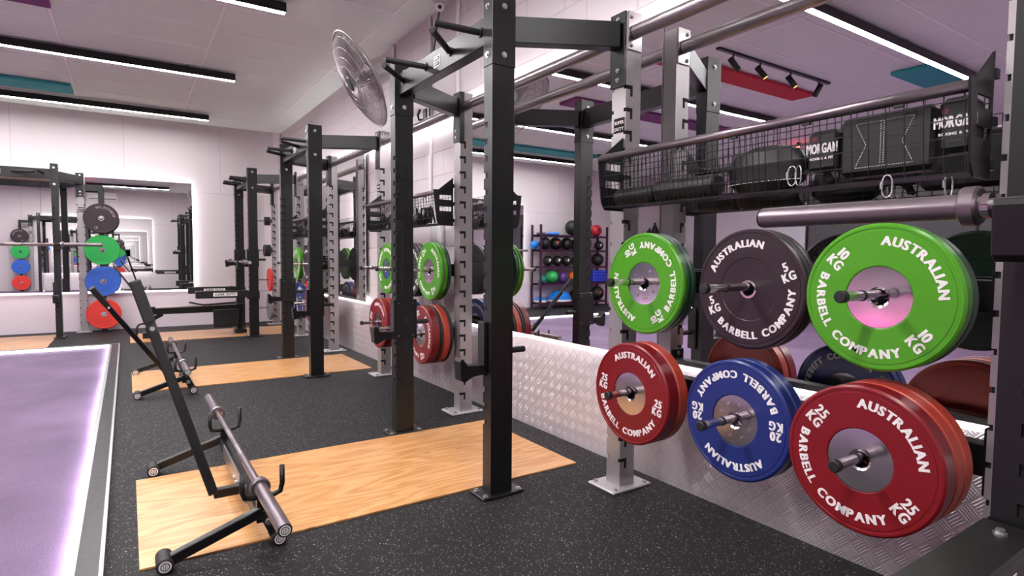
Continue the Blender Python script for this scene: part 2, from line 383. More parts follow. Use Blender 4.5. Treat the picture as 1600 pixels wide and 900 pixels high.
def put(b, ch, m, P, R, U, size, depth, off=.03):
    vs, fs, w, h = glyph(ch, .018 if off > .035 else off)
    R = Vector(R); U = Vector(U); Nn = R.cross(U)
    P = Vector(P)
    for sh in ((-.04, 0, .04) if off > .035 else (0,)):       # heavy letters: strokes thickened sideways
        Q = P + R*sh*size; dz = depth*(1+(sh+.04)*3.0)        # each copy a hair deeper so none are coplanar
        X = Matrix(((R.x*size, U.x*size, Nn.x*dz/.02, Q[0]), (R.y*size, U.y*size, Nn.y*dz/.02, Q[1]), (R.z*size, U.z*size, Nn.z*dz/.02, Q[2]), (0, 0, 0, 1)))
        b.add(vs, fs, m, False, X)
def line_text(b, s, m, P, R, U, size, depth=.0008, gap=.12, off=.03, squeeze=1.0):
    ws = [glyph(c, .018)[2] + (.08 if off > .035 else 0) if c != ' ' else .35 for c in s]; tot = sum(ws)+gap*(len(s)-1); x = -tot/2
    R = Vector(R); P = Vector(P)
    for c, w in zip(s, ws):
        if c != ' ':
            put(b, c, m, P + R*(x+w/2)*size*squeeze, R*squeeze, U, size, depth, off)
        x += w+gap
def arc_text(b, s, m, r, mid, span, size, x, side, inward=False, off=.045, depth=.0007):
    """letters on a disc lying in the local yz plane; side -1 is read from -x, +1 from +x; angles clockwise from up as read"""
    ws = [glyph(c, .018)[2] + .08 if c != ' ' else .45 for c in s]; g = 0
    tot = sum(ws)*size; gap = (span*r - tot)/(len(s)-1); cur = -span*r/2
    for c, w in zip(s, ws):
        a = (cur + w*size/2)/r; cur += w*size+gap
        if c == ' ': continue
        A = mid + (-a if inward else a)
        sy = -1 if side < 0 else 1
        P = (x, sy*r*math.sin(A), r*math.cos(A)); R = (0, sy*math.cos(A), -math.sin(A)); U = (0, sy*math.sin(A), math.cos(A))
        if inward: R = tuple(-q for q in R); U = tuple(-q for q in U)
        put(b, c, m, P, R, U, size, depth, off)

# ================================================================== ROOM
XW, YF, YB, XL, ZC = 2.085, 9.80, -1.50, -7.0, 2.97
struct(B().box(XL-.1, XW+.1, YB-.1, YF+.1, -.1, 0, M['floor']), 'floor')
struct(B().box(XL-.1, XW+.1, YB-.1, YF+.1, ZC, ZC+.1, M['ceiling']), 'ceiling')
struct(B().box(XW, XW+.1, YB, YF, 0, ZC, M['block']), 'wall_right')
struct(B().box(XL, XW, YF, YF+.1, 0, ZC, M['panelwall']), 'wall_far')
struct(B().box(XL, XW, YB-.1, YB, 0, ZC, M['panelwall']), 'wall_back')
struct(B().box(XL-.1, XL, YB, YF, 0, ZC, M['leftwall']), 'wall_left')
struct(B().box(XW-.013, XW, YB, YF-.002, 0, .545, M['tread']), 'trim_1')            # tread plate kick panel
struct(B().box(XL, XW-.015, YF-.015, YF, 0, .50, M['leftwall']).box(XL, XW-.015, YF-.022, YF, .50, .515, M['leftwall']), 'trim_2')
g = B()
x = -.46-1.14*5
while x < XW: g.box(x-.011, x+.011, YB, YF, ZC-.003, ZC-.0005, M['tbar']); x += 1.14
y = 5.62-.585*12
while y < YF:
    x = -.46-1.14*6
    while x < XW: g.box(max(XL, x+.0112), min(XW-.001, x+1.14-.0112), y-.011, y+.011, ZC-.003, ZC-.0005, M['tbar']); x += 1.14
    y += .585
struct(g, 'trim_4')                                                                 # suspended ceiling grid
struct(B().box(1.95, 2.06, YF-.03, YF, 2.70, ZC, M['leftwall']), 'trim_3')

def mirror(name, label, X, w, z0, z1, seams, edges='TBLR', group='wall mirrors with backlit edges'):
    """local: mirror face in the xz plane facing -y; X places it"""
    t = empty(name); t.matrix_world = X; tag(t, label, 'mirror', group)
    p = B(); e = [-w/2] + seams + [w/2]
    for a, b_ in zip(e[:-1], e[1:]): p.box(a+.0015, b_-.0015, 0, .008, z0, z1, M['mirror'])
    p.build('mirror_panel', t)
    bk = B().box(-w/2+.03, w/2-.03, .0085, .022, z0+.03, z1-.03, M['dark']); bk.build('backing_board', t)
    d = .011; th = .007
    for c in edges:
        q = B()
        if c == 'T': q.box(-w/2+.03, w/2-.03, .010, .022, z1-.029, z1-.029+th, M['e_led'])
        if c == 'B': q.box(-w/2+.03, w/2-.03, .010, .022, z0+.029-th, z0+.029, M['e_led'])
        if c == 'L': q.box(-w/2+.029-th, -w/2+.029, .010, .022, z0+.03, z1-.03, M['e_led'])
        if c == 'R': q.box(w/2-.029, w/2-.029+th, .010, .022, z0+.03, z1-.03, M['e_led'])
        tag(q.build('led_strip', t), 'white glowing strip behind the mirror edge')
    return t
RZ = Matrix.Rotation
# right wall: local x -> world -y after rotating -90deg about z  (face -y local -> -x world)
def on_right(y): return Matrix.Translation((2.04, y, 0)) @ RZ(-PI/2, 4, 'Z')
mirror('wall_mirror', 'large wall mirror over the tread plate, behind the nearest weight plates', on_right((3.81-1.42)/2), 3.81+1.42, .575, 2.15, [-.655, 1.3])
mirror('wall_mirror', 'wall mirror beyond the white brick section, behind the farthest racks', on_right((5.80+9.0)/2), 3.2, .575, 2.15, [0.0], 'TBL')
mirror('wall_mirror', 'wide mirror on the end wall behind the red, blue and green plate tree', Matrix.Translation((-.92, 9.755, 0)), 3.48, .535, 2.09, [0.0])
mirror('wall_mirror', 'mirror on the wall behind the viewer, seen only as repeating frames in the end mirror', Matrix.Translation((-.67, -1.455, 0)) @ RZ(PI, 4, 'Z'), 2.68, .50, 2.12, [0.0])

# duct across the brick section
t = empty('cable_duct', (XW-.028, 0, 2.11)); tag(t, 'slim grey cable duct along the white brick between the two wall mirrors', 'duct')
B().box(-.025, .028, 3.83, 5.78, 0, .045, M['grey']).build('duct_body', t)
B().box(.0, .02, 3.85, 5.76, -.006, -.0005, M['e_led']).build('led_strip', t)
# vertical painted conduits on the brick
for y, lab in ((4.33, 'thin white conduit running down the brick wall right of the fan'), (3.86, 'white vertical conduit on the brick at the mirror edge'), (5.1, 'white vertical conduit on the brick left of the fan')):
    tag(B().cyl((XW-.016, y, .56), (XW-.016, y, 2.96), .014, M['white_plastic']).build('wall_conduit'), lab, 'conduit', 'conduits on the brick wall')
t = empty('junction_box', (XW, 4.18, 1.24)); tag(t, 'white junction box with a dangling cable on the brick wall behind the plates', 'junction box')
B().rbox(-.045, 0, -.075, .075, -.09, .09, .006, M['white_plastic']).build('box_body', t)
B().rbox(-.052, -.0455, -.06, .06, -.075, .075, .003, M['white_plastic']).build('cover', t)
B().tube([(-.02, .03, -.09), (-.03, .03, -.14), (-.02, .0, -.2), (-.03, -.03, -.16), (-.02, -.03, -.092)], .004, M['white_plastic']).build('cable', t)
# hanging black cable
tag(B().tube([(2.02, 4.05, 2.96), (2.03, 4.2, 2.6), (2.05, 4.3, 2.3), (2.06, 4.32, 2.17)], .006, M['rubber']).build('hanging_cable'), 'thin black cable drooping from the ceiling by the security camera', 'cable')

# ------------------------------------------------------------------ turf with lit edge
TX, TY = -.185, 7.88
t = empty('turf_area', (0, 0, 0)); tag(t, 'purple turf training lane with a glowing white lit border', 'turf')
B().box(-6.9, TX, -1.45, TY, .0005, .006, M['turf']).build('turf_surface', t)
e = B()
e.box(TX, TX+.022, -1.45, TY+.022, .0005, .034, M['alu'])
e.box(TX+.022, TX+.085, -1.45, TY+.085, .0005, .031, M['trimblack'])
e.box(TX+.085, TX+.097, -1.45, TY+.097, .0005, .033, M['alu'])
e.box(-6.9, TX, TY, TY+.022, .0005, .034, M['alu'])
e.box(-6.9, TX+.022, TY+.022, TY+.085, .0005, .031, M['trimblack'])
e.box(-6.9, TX+.085, TY+.085, TY+.097, .0005, .033, M['alu'])
e.build('border_trim', t)
tag(B().box(TX-.010, TX-.0005, -1.45, TY-.011, .012, .030, M['e_turf']).box(-6.9, TX-.0005, TY-.010, TY-.0005, .012, .030, M['e_turf']).build('led_strip', t), 'violet-white glowing strip')

# ------------------------------------------------------------------ plywood platforms
plat_labels = ['pale plywood lifting platform beneath the nearest rack, flush with the rubber',
               'pale plywood lifting platform under the middle rack, second from the viewer',
               'pale plywood lifting platform below the rack with padded safety arms']
for i, lab in enumerate(plat_labels):
    o = B().box(-.935, .935, -.455, .455, .0005, .007, M['ply']).build('lifting_platform', loc=(.945, 2.69+2.95*i, 0), rot=(0, 0, 0))
    tag(o, lab, 'platform', 'plywood platforms')
o = B().box(-.455, .455, -.72, .72, .0005, .007, M['ply']).build('lifting_platform', loc=(-1.22, 8.72, 0)); o.rotation_euler = (0, 0, 0)
tag(o, 'plywood platform in front of the rack against the end wall, by the turf corner', 'platform', 'plywood platforms')

# ------------------------------------------------------------------ ceiling
def ceiling_light(y, x0, x1, label, em='e_ceil'):
    t = empty('linear_light', ((x0+x1)/2, y, 2.88)); tag(t, label, 'ceiling light', 'black linear ceiling lights')
    h = (x1-x0)/2
    B().box(-h, h, -.032, .032, .006, .072, M['black2']).box(-h, h, -.032, -.027, 0, .006, M['black2']).box(-h, h, .027, .032, 0, .006, M['black2']).build('housing', t)
    B().box(-h+.006, h-.006, -.027, .027, .0005, .006, M[em]).build('diffuser', t)
    w = B(); [w.cyl((x, 0, .072), (x, 0, .0905), .008, M['black2']) for x in (-h*.8, 0, h*.8)]; w.build('bracket', t)
ceiling_light(9.02, -3.4, .98, 'black linear light with a white diffuser nearest the end wall', 'e_ceil2')
ceiling_light(6.84, -3.4, 1.00, 'black linear light left of the fan, second from the end wall')
ceiling_light(4.72, -3.4, 1.05, 'black linear light whose end shows at the top centre edge of the photo')
ceiling_light(2.45, -3.4, 1.05, 'long linear light seen only in the side mirror above the mesh basket')
ceiling_light(.25, -3.4, 1.05, 'linear light above the viewer, reflected in the end mirror')
def panel(x0, x1, y0, y1, m, label):
    t = empty('acoustic_panel', ((x0+x1)/2, (y0+y1)/2, 2.93)); tag(t, label, 'ceiling panel', 'coloured acoustic ceiling panels')
    a, b_ = (x1-x0)/2, (y1-y0)/2
    B().rbox(-a, a, -b_, b_, 0, .034, .004, m).build('panel_board', t)
    f = B(); [f.cyl((sx*a*.8, sy*b_*.6, .034), (sx*a*.8, sy*b_*.6, .0395), .012, M['alu']) for sx in (-1, 1) for sy in (-1, 1)]; f.build('fixing', t)
panel(-3.4, -.44, 5.45, 5.78, M['ceil_purple'], 'purple acoustic panel on the ceiling at the top left')
panel(-3.4, -.48, 8.30, 8.70, M['ceil_teal'], 'long teal acoustic panel beside the light nearest the end wall')
panel(-2.6, -.22, 3.76, 4.04, M['ceil_red'], 'red acoustic panel reflected in the side mirror behind the track spotlights')
panel(-3.42, -2.5, 2.56, 2.92, M['ceil_teal'], 'small teal acoustic panel reflected above the mesh basket')
t = empty('added_pink_strip', (XL+.001, 4.0, .02)); tag(t, 'added pink strip along the foot of the left wall, tinting the turf in the side mirror', 'added light strip')  # unseen strip, added for its pink tint on turf and walls
B().box(0, .018, -5.3, 5.2, 0, .03, M['alu']).build('channel', t)
B().box(.0185, .022, -5.29, 5.19, .004, .026, M['e_pink']).build('led_strip', t)
# track with spots
t = empty('spotlight_track', (-1.4, 3.47, 2.955)); tag(t, 'black ceiling track with four small spotlights, seen in the side mirror', 'track light')
B().box(-.95, .95, -.018, .018, -.008, .0145, M['black2']).build('track_rail', t)
for x, rx, ry, lit in ((.72, -.5, .9, 0), (.30, -.7, 1.0, 1), (-.22, -.6, .9, 1), (-.75, .5, -.5, 0)):
    h = B(); h.cyl((x, 0, -.0085), (x, 0, -.07), .008, M['black2'])
    d = Vector((math.sin(rx)*.6, -math.sin(ry)*.55, -.8)).normalized(); c = Vector((x, 0, -.085))
    h.cyl(tuple(c-d*.05), tuple(c+d*.085), .028, M['black2'], 20)
    s = h.build('spot_head', t)
    B().cyl(tuple(c+d*.0852), tuple(c+d*.087), .021, M['e_yellow'] if lit else M['dark'], 20).build('lens', s)
for loc, lab in (((-5.25, 5.5, 2.90), 'small glowing red ceiling indicator reflected in the mesh basket area'), ((-.86, 1.0, 2.90), 'small glowing red ceiling indicator reflected at the top of the end mirror')):
    t = empty('red_indicator', loc); tag(t, lab, 'indicator light', 'red ceiling indicators')
    B().cyl((0, 0, .012), (0, 0, .0695), .03, M['black2']).build('housing', t); B().sphere((0, 0, 0), .026, M['e_red'], 16).build('lens', t)

# ------------------------------------------------------------------ far/back details
t = empty('air_conditioner', (-.55, YB+.002, 2.62)); tag(t, 'white wall air conditioner reflected in the end mirror', 'air conditioner')
B().rbox(-.36, .36, 0, .17, 0, .24, .02, M['white_plastic']).build('casing', t)
B().box(-.33, .33, .1702, .174, .02, .05, M['greypanel']).build('vent_slot', t)
# door, glazing, signs on the left wall
o = B().box(XL, XL+.03, 6.32, 6.92, 0, 2.0, M['palepanel']).build('door_1'); o['kind'] = 'structure'
B().cyl((XL+.03, 6.40, 1.0), (XL+.08, 6.40, 1.0), .012, M['steel']).cyl((XL+.08, 6.40, 1.0), (XL+.08, 6.52, 1.0), .012, M['steel']).build('door_handle', o)
o = B().box(XL, XL+.03, 2.2, 6.28, .9, 2.45, M['greypanel']).build('window_1'); o['kind'] = 'structure'
f = B(); [f.box(XL, XL+.045, y-.02, y+.02, .88, 2.47, M['black2']) for y in (2.2, 3.56, 4.92, 6.28)]; f.box(XL, XL+.045, 2.2, 6.28, .86, .9, M['black2']); f.build('window_frame', o)
t = empty('wall_notice', (XL+.001, 7.55, 1.62)); tag(t, 'faint blue lines of small lettering on the pale wall, seen in the side mirror', 'notice')
q = B()
for r in range(3):
    yy = -.28
    while yy < .26:
        w = random.uniform(.02, .07); q.box(.0, .002, yy, yy+w, -.055*r-.02, -.055*r, M['inkblue']); yy += w+.018
q.build('lettering', t)
t = empty('door_sticker', (XL+.0305, 6.62, 1.40)); tag(t, 'round sky blue sticker on the pale door, seen in the side mirror', 'sticker')
B().cyl((0, 0, 0), (.003, 0, 0), .075, M['signblue'], 32).build('disc', t); B().beam((.0035, .03, -.03), (.0035, -.01, .035), .001, .012, M['letter']).beam((.0035, -.035, -.01), (.0035, -.01, -.035), .001, .012, M['letter']).build('tick_mark', t)
t = empty('drinks_cabinet', (-6.05, 9.35, 0)); tag(t, 'pale teal glass-front cabinet with black clutter on top, in the far left corner reflected', 'cabinet')
B().rbox(-.3, .3, -.3, .3, 0, 1.55, .01, M['greypanel']).build('body', t); B().rbox(-.27, .27, -.315, -.301, .1, 1.5, .005, M['tealglass']).build('door', t)
for i, (x, h) in enumerate(((-.18, .2), (0, .3), (.17, .16))):
    tag(B().lathe([(0, 0), (.06, 0), (.065, h*.6), (.03, h*.8), (.03, h), (0, h)], M['rubber'], 16).build('shaker_bottle', loc=(-6.05+x, 9.35, 1.551)), 'black bottle on the corner cabinet, %s of three' % ('leftmost', 'tallest', 'shortest')[i], 'bottle', 'bottles on the corner cabinet')

# ================================================================== RACKS
def post(wx, wy, h, z0, z1, step, m, sides=(-1, 1), d=.012, a=.040, sh=.017, drop=.030):
    """upright with J shaped keyholes cut into both -x corners"""
    b = B(); hx, hy = wx/2, wy/2
    lo = -hy + (d if -1 in sides else 0); hi = hy - (d if 1 in sides else 0)
    b.box(-hx+.001, hx-.001, lo+(.001 if lo == -hy else 0), hi-(.001 if hi == hy else 0), 0, h, M['dark'])          # dark core painted for the shade inside the slots
    b.box(-hx, -hx+.001, lo, hi, 0, h, m); b.box(hx-.001, hx, lo, hi, 0, h, m)
    b.box(-hx+.001, hx-.001, lo, hi, h, h+.0008, m)
    if lo == -hy: b.box(-hx+.001, hx-.001, lo, lo+.001, 0, h, m)
    if hi == hy: b.box(-hx+.001, hx-.001, hi-.001, hi, 0, h, m)
    for s in sides:
        y0, y1 = sorted((s*hy, s*(hy-d)))
        b.box(-hx+a, hx, y0, y1, 0, h, m)
        z = z0; last = 0
        while z < z1:
            b.box(-hx, -hx+a, y0, y1, last, z, m); last = z+sh; z += step
        b.box(-hx, -hx+a, y0, y1, last, h, m)
        z = z0
        while z < z1:                                                # short drop of each keyhole, a dark block in place of a shaded hole
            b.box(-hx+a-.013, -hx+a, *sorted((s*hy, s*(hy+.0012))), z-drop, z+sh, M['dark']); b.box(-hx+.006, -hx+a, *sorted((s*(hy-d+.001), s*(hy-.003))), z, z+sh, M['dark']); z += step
    return b
def bolt(b, p, n, r=.0085):
    p = Vector(p); n = Vector(n); b.cyl(p, p+n*.003, r*1.5, M['zinc'], 12); b.cyl(p+n*.003, p+n*.009, r, M['zinc'], 6)
FX, PX = -.265, .265
FY, PY = .53, .755
def make_rack():
    t = empty('power_rack')
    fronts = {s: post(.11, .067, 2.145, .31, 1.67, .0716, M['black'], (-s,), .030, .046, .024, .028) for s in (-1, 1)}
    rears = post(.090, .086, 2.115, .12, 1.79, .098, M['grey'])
    for s in (-1, 1):
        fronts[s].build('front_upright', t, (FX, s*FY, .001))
        b = B().rbox(-.105, .105, -.060, .060, 0, .012, .003, M['black'])
        for x in (-.085, .085):
            for y in (-.04, .04): bolt(b, (x, y, .012), (0, 0, 1), .009)
        b.build('base_plate', t, (FX, s*FY, .001))
        q = B().box(-.058, .058, -.0375, .0375, 1.855, 2.150, M['black'])
        for z in (1.90, 2.10):
            bolt(q, (0, -.0375, z), (0, -1, 0)); bolt(q, (0, .0375, z), (0, 1, 0)); bolt(q, (-.058, 0, z), (-1, 0, 0))
        tag(q.build('corner_bracket', t, (FX, s*FY, .001), bevel=.002))
    for s in (-1, 1):
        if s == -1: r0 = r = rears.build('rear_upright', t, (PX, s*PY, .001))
        else:
            r = r0.copy(); C.objects.link(r); r.parent = t; r.location = (PX, s*PY, .001)
        tag(r, 'silver grey upright with black keyholes')
        b = B().rbox(-.12, .115, -.085, .085, 0, .012, .003, M['plategrey'])
        for x in (-.09, .09):
            for y in (-.065, .065): bolt(b, (x, y, .012), (0, 0, 1), .008)
        tag(b.build('base_plate', t, (PX, s*PY, .001)), 'pale grey base plate')
        q = B().box(-.054, -.0455, -.041, .041, 1.80, 2.118, M['black']).box(-.054, -.02, -s*.0435 if s > 0 else .0435, -s*.050 if s > 0 else .050, 1.80, 2.118, M['black'])
        for z in (1.83, 1.87, 2.04, 2.09): bolt(q, (-.054, 0, z), (-1, 0, 0), .007)
        q.build('joining_plate', t, (PX, s*PY, .001))
        q = B().box(-.040, .040, s*.0435, s*.050, 1.955, 2.118, M['chrome']) if s > 0 else B().box(-.040, .040, -.050, -.0435, 1.955, 2.118, M['chrome'])
        for z in (1.975, 2.095): bolt(q, (-.022, s*.050, z), (0, s, 0), .007)
        tag(q.build('bar_flange', t, (PX, s*PY, .001)), 'polished flange')
        B().beam((FX+.057, s*FY, 2.02), (PX-.052, s*PY, 2.02), .06, .11, M['black']).build('side_beam', t, bevel=.003)
    b = B().box(FX-.0335, FX+.0335, -FY+.0385, FY-.0385, 1.965, 2.085, M['black']); b.build('front_beam', t, bevel=.003)
    for c in (-.28, .28):
        for k, (b0, tz) in enumerate(((c-.145, .012), (c+.145, -.012))):
            g = B().cyl((FX-.034, b0, 2.03), (FX-.235, c-.10+k*.02, 2.03+tz), .0145, M['rubber'], 14, bev=.003)
            g.cyl((FX-.034, b0, 2.03), (FX-.040, b0, 2.03), .022, M['black'], 14)
            tag(g.build('pull_up_grip', t), 'angled black grip')
    q = B().box(FX-.0352, FX-.0337, -.03, .035, 1.995, 2.05, M['letter']).box(FX-.0358, FX-.0353, -.024, .029, 2.026, 2.044, M['dark']).box(FX-.0358, FX-.0353, -.024, .029, 2.001, 2.019, M['dark'])
    line_text(q, 'SUPER', M['letter'], (FX-.036, .0025, 2.035), (0, -1, 0), (0, 0, 1), .013, .0004); line_text(q, 'DUTY', M['letter'], (FX-.036, .0025, 2.010), (0, -1, 0), (0, 0, 1), .013, .0004)
    tag(q.build('badge', t), 'small black and white badge')
    q = B().cyl((PX, -PY+.052, 2.035), (PX, PY-.052, 2.035), .030, M['steel'], 24)
    tag(q.build('pull_up_bar', t), 'thick silver bar')
    # badge on the near rear post
    q = B().box(-.0462, -.0452, -.038, .028, 1.60, 1.665, M['dark'])
    line_text(q, 'SUPER', M['letter'], (-.0465, -.005, 1.645), (0, -1, 0), (0, 0, 1), .019, .0005); line_text(q, 'DUTY', M['letter'], (-.0465, -.005, 1.617), (0, -1, 0), (0, 0, 1), .019, .0005)
    tag(q.build('badge', t, (PX, -PY, .001)), 'black badge with white lettering')
    return t
rack_specs = [((1.615, 2.675, 0), 0, 'black-fronted power rack in the centre, its front upright the tallest in the picture'),
              ((1.615, 5.630, 0), 0, 'black and grey power rack in the middle distance, behind the fan rack'),
              ((1.615, 8.580, 0), 0, 'farthest power rack on the right side, holding the padded safety arms'),
              ((1.615, -.186, 0), 0, 'power rack cropped by the right edge, one dark and one grey upright showing'),
              ((-1.25, 9.40, 0), PI/2, 'power rack standing across the end wall beside the coloured plate tree'),
              ((-1.452, -1.10, 0), -PI/2, 'power rack behind the viewer, small in the left of the end mirror')]
rack0 = make_rack(); RACKS = []
for i, (loc, rz, lab) in enumerate(rack_specs):
    o = rack0 if i == 0 else copy_tree(rack0)
    o.location = loc; o.rotation_euler = (0, 0, rz); tag(o, lab, 'rack', 'power racks'); RACKS.append(o)
    if i == 3:
        for c in kids(o):
            if abs(c.location.x-PX) < .001 and c.location.y > 0: c.location.y -= .062

# ------------------------------------------------------------------ J hooks
def make_jhook(s, h=.23):
    """mounted round a front upright; s is the side (in y) of its main plate; origin at the upright axis, at the cup bottom"""
    t = empty('j_hook')
    z0, z1 = -.035, h-.035
    b = B().rbox(-.064, .064, *sorted((s*.0385, s*.0475)), z0, z1, .003, M['black'])
    b.box(-.074, -.0585, *sorted((s*.0475, s*-.005)), z0, z1, M['black'])
    b.box(.0585, .070, *sorted((s*.0475, s*-.005)), z0, z1, M['black'])
    for x in (-.045, .045):
        for z in (z0+.02, z1-.02): b.cyl((x, s*.0475, z), (x, s*.0490, z), .004, M['zinc'], 8)
    b.box(-.012, .014, *sorted((s*.0476, s*.0482)), (z0+z1)/2-.02, (z0+z1)/2+.015, M['dark'])
    b.build('mounting_plate', t, bevel=.003)
    poly = [(-.0745, -.028), (-.13, -.034), (-.172, -.056), (-.188, -.045), (-.193, .035), (-.188, .046), (-.178, .046), (-.165, .028), (-.155, .016), (-.0745, .012)]
    X = Matrix(((1, 0, 0, 0), (0, 0, 1, 0), (0, 1, 0, 0), (0, 0, 0, 1)))
    c = B().prism(poly, -.012 if s > 0 else -.045, .045 if s > 0 else .012, M['black2'], X)
    c.build('cup', t, bevel=.002)
    B().cyl((.0705, s*.02, .06), (.155, s*.02, .06), .014, M['rubber'], 14, bev=.003).build('handle_peg', t)
    return t
hook_p = make_jhook(1); hook_m = make_jhook(-1); used = [0, 0]
def hook(s, loc, lab, rz=0):
    src = hook_p if s > 0 else hook_m; k = 0 if s > 0 else 1
    o = src if not used[k] else copy_tree(src); used[k] = 1
    o.location = loc; o.rotation_euler = (0, 0, rz); tag(o, lab, 'rack hook', 'J-shaped bar hooks on the uprights')
hook(1, (1.35, 2.145, .57), 'black J-hook on the tall front upright of the central rack')
hook(-1, (1.35, 3.205, .60), 'black J-hook on the far front upright of the central rack, beside the red plates')
hook(1, (1.35, 5.10, .56), 'black J-hook on the near front upright of the middle rack, before a blue plate')
hook(-1, (1.35, 6.16, .62), 'black J-hook on the far front upright of the middle rack')
hook(1, (1.35, 8.05, .93), 'black J-hook holding a short silver bar on the farthest rack, near upright')
hook(-1, (1.35, 9.11, .93), 'black J-hook holding a short silver bar on the farthest rack, far upright')
hook(-1, (1.35, .344, 1.102), 'black J-hook carrying the thick bar sleeve at the right picture edge')
hook(1, (1.35, -.716, 1.102), 'black J-hook carrying the other end of the barbell behind the picture edge')
hook(-1, (-.72, 9.135, 1.135), 'black J-hook on the end wall rack, under the long barbell', PI/2)
hook(1, (-1.78, 9.135, 1.135), 'black J-hook on the left upright of the end wall rack', PI/2)
hook(1, (-.72, 9.135, .50), 'spare black J-hook low on the end wall rack upright', PI/2)

# ------------------------------------------------------------------ safety arms
def make_arm():
    t = empty('safety_arm')
    B().rbox(-.66, -.06, -.045, .045, -.045, .045, .006, M['vinyl']).build('padded_arm', t)
    B().box(-.075, .064, -.050, -.0455, -.07, .03, M['black']).box(-.075, .064, .0455, .050, -.07, .03, M['black']).build('bracket', t, bevel=.003)
    q = B(); 
    for s in (-1, 1):
        q.box(-.47, -.20, *sorted((s*.0452, s*.0462)), -.022, .022, M['letter'])
        line_text(q, 'SUPER DUTY', M['dark'], (-.335, s*.0466, 0), (-s, 0, 0) if s > 0 else (1, 0, 0), (0, 0, 1), .036, .0004, .1)
    tag(q.build('label_strip', t), 'white strip with dark lettering')
    g = B(); [bolt(g, (x, 0, .045), (0, 0, 1), .007) for x in (-.60, -.12)]; g.build('bolt', t)
    return t
arm0 = make_arm()
for i, (y, z, lab) in enumerate(((8.05, .555, 'padded black safety arm on the farthest rack, its white lettered strip fully visible'),
                       (9.11, .555, 'padded black safety arm, farther of the pair on the farthest rack'),
                       (.344, .538, 'black safety arm cropped by the bottom right corner'),
                       (-.716, .538, 'black safety arm behind the picture edge at lower right'))):
    o = arm0 if i == 0 else copy_tree(arm0); o.location = (1.35, y, z); tag(o, lab, 'safety arm', 'safety arms')

# ================================================================== PLATE STORAGE
Zu, Zl = .955, .525
def make_storage(Ln, Lf):
    t = empty('weight_storage')                      # origin at floor, middle between two racks; posts at y = +-.7175 (x = 0)
    for z in (Zu, Zl):
        B().box(-.030, .030, -Ln+.009, Lf-.009, z-.042, z+.042, M['black2']).build('cross_beam', t, bevel=.002)
        for s, L_ in ((-1, Ln), (1, Lf)):
            b = B().rbox(-.040, .040, *sorted((s*(L_-.0085), s*(L_-.0005))), z-.09, z+.09, .003, M['black2'])
            for dz in (-.07, .07): bolt(b, (0, s*(L_-.0085), z+dz), (0, -s, 0), .007)
            b.build('end_bracket', t)
    return t
PEG = [.36, -.08, -.485]                             # far, middle, near along y
def add_pegs(t, ys):
    for z in (Zu, Zl):
        for y in ys:
            tip = -.375 if y > .2 else -.405
            b = B().cyl((-.031, y, z), (tip+.02, y, z), .0128, M['chrome'], 20)
            b.cyl((tip*.72, y, z), (tip*.72-.006, y, z), .0150, M['rubber'], 20)
            g = b.build('peg', t); tag(g, 'polished steel peg')
            B().cyl((tip, y, z), (tip+.022, y, z), .0158, M['rubber'], 20, bev=.003).build('end_cap', g)
def bridge(t, Ln, Lf):
    q = B().cyl((0, -Ln+.008, 2.035), (0, Lf-.008, 2.035), .030, M['steel'], 24); tag(q.build('bridging_bar', t), 'thick silver tube joining two racks')
STX = 1.88
st_specs = [((STX, 1.2325, 0), [.383, -.070, -.482], 'plate storage frame nearest the viewer, holding green, black, red and blue plates'),
            ((STX, 4.1475, 0), [.26, -.16, -.54], 'plate storage frame left of the central rack, before the white brick wall'),
            ((STX, 7.1075, 0), [.26, -.16, -.54], 'plate storage frame half hidden behind the middle rack')]
for (loc, ys, lab), (Ln, Lf) in zip(st_specs, ((.683, .643), (.673, .683), (.678, .673))):
    t = make_storage(Ln, Lf); t.location = loc; add_pegs(t, ys); bridge(t, Ln, Lf); tag(t, lab, 'weight storage', 'plate storage frames')

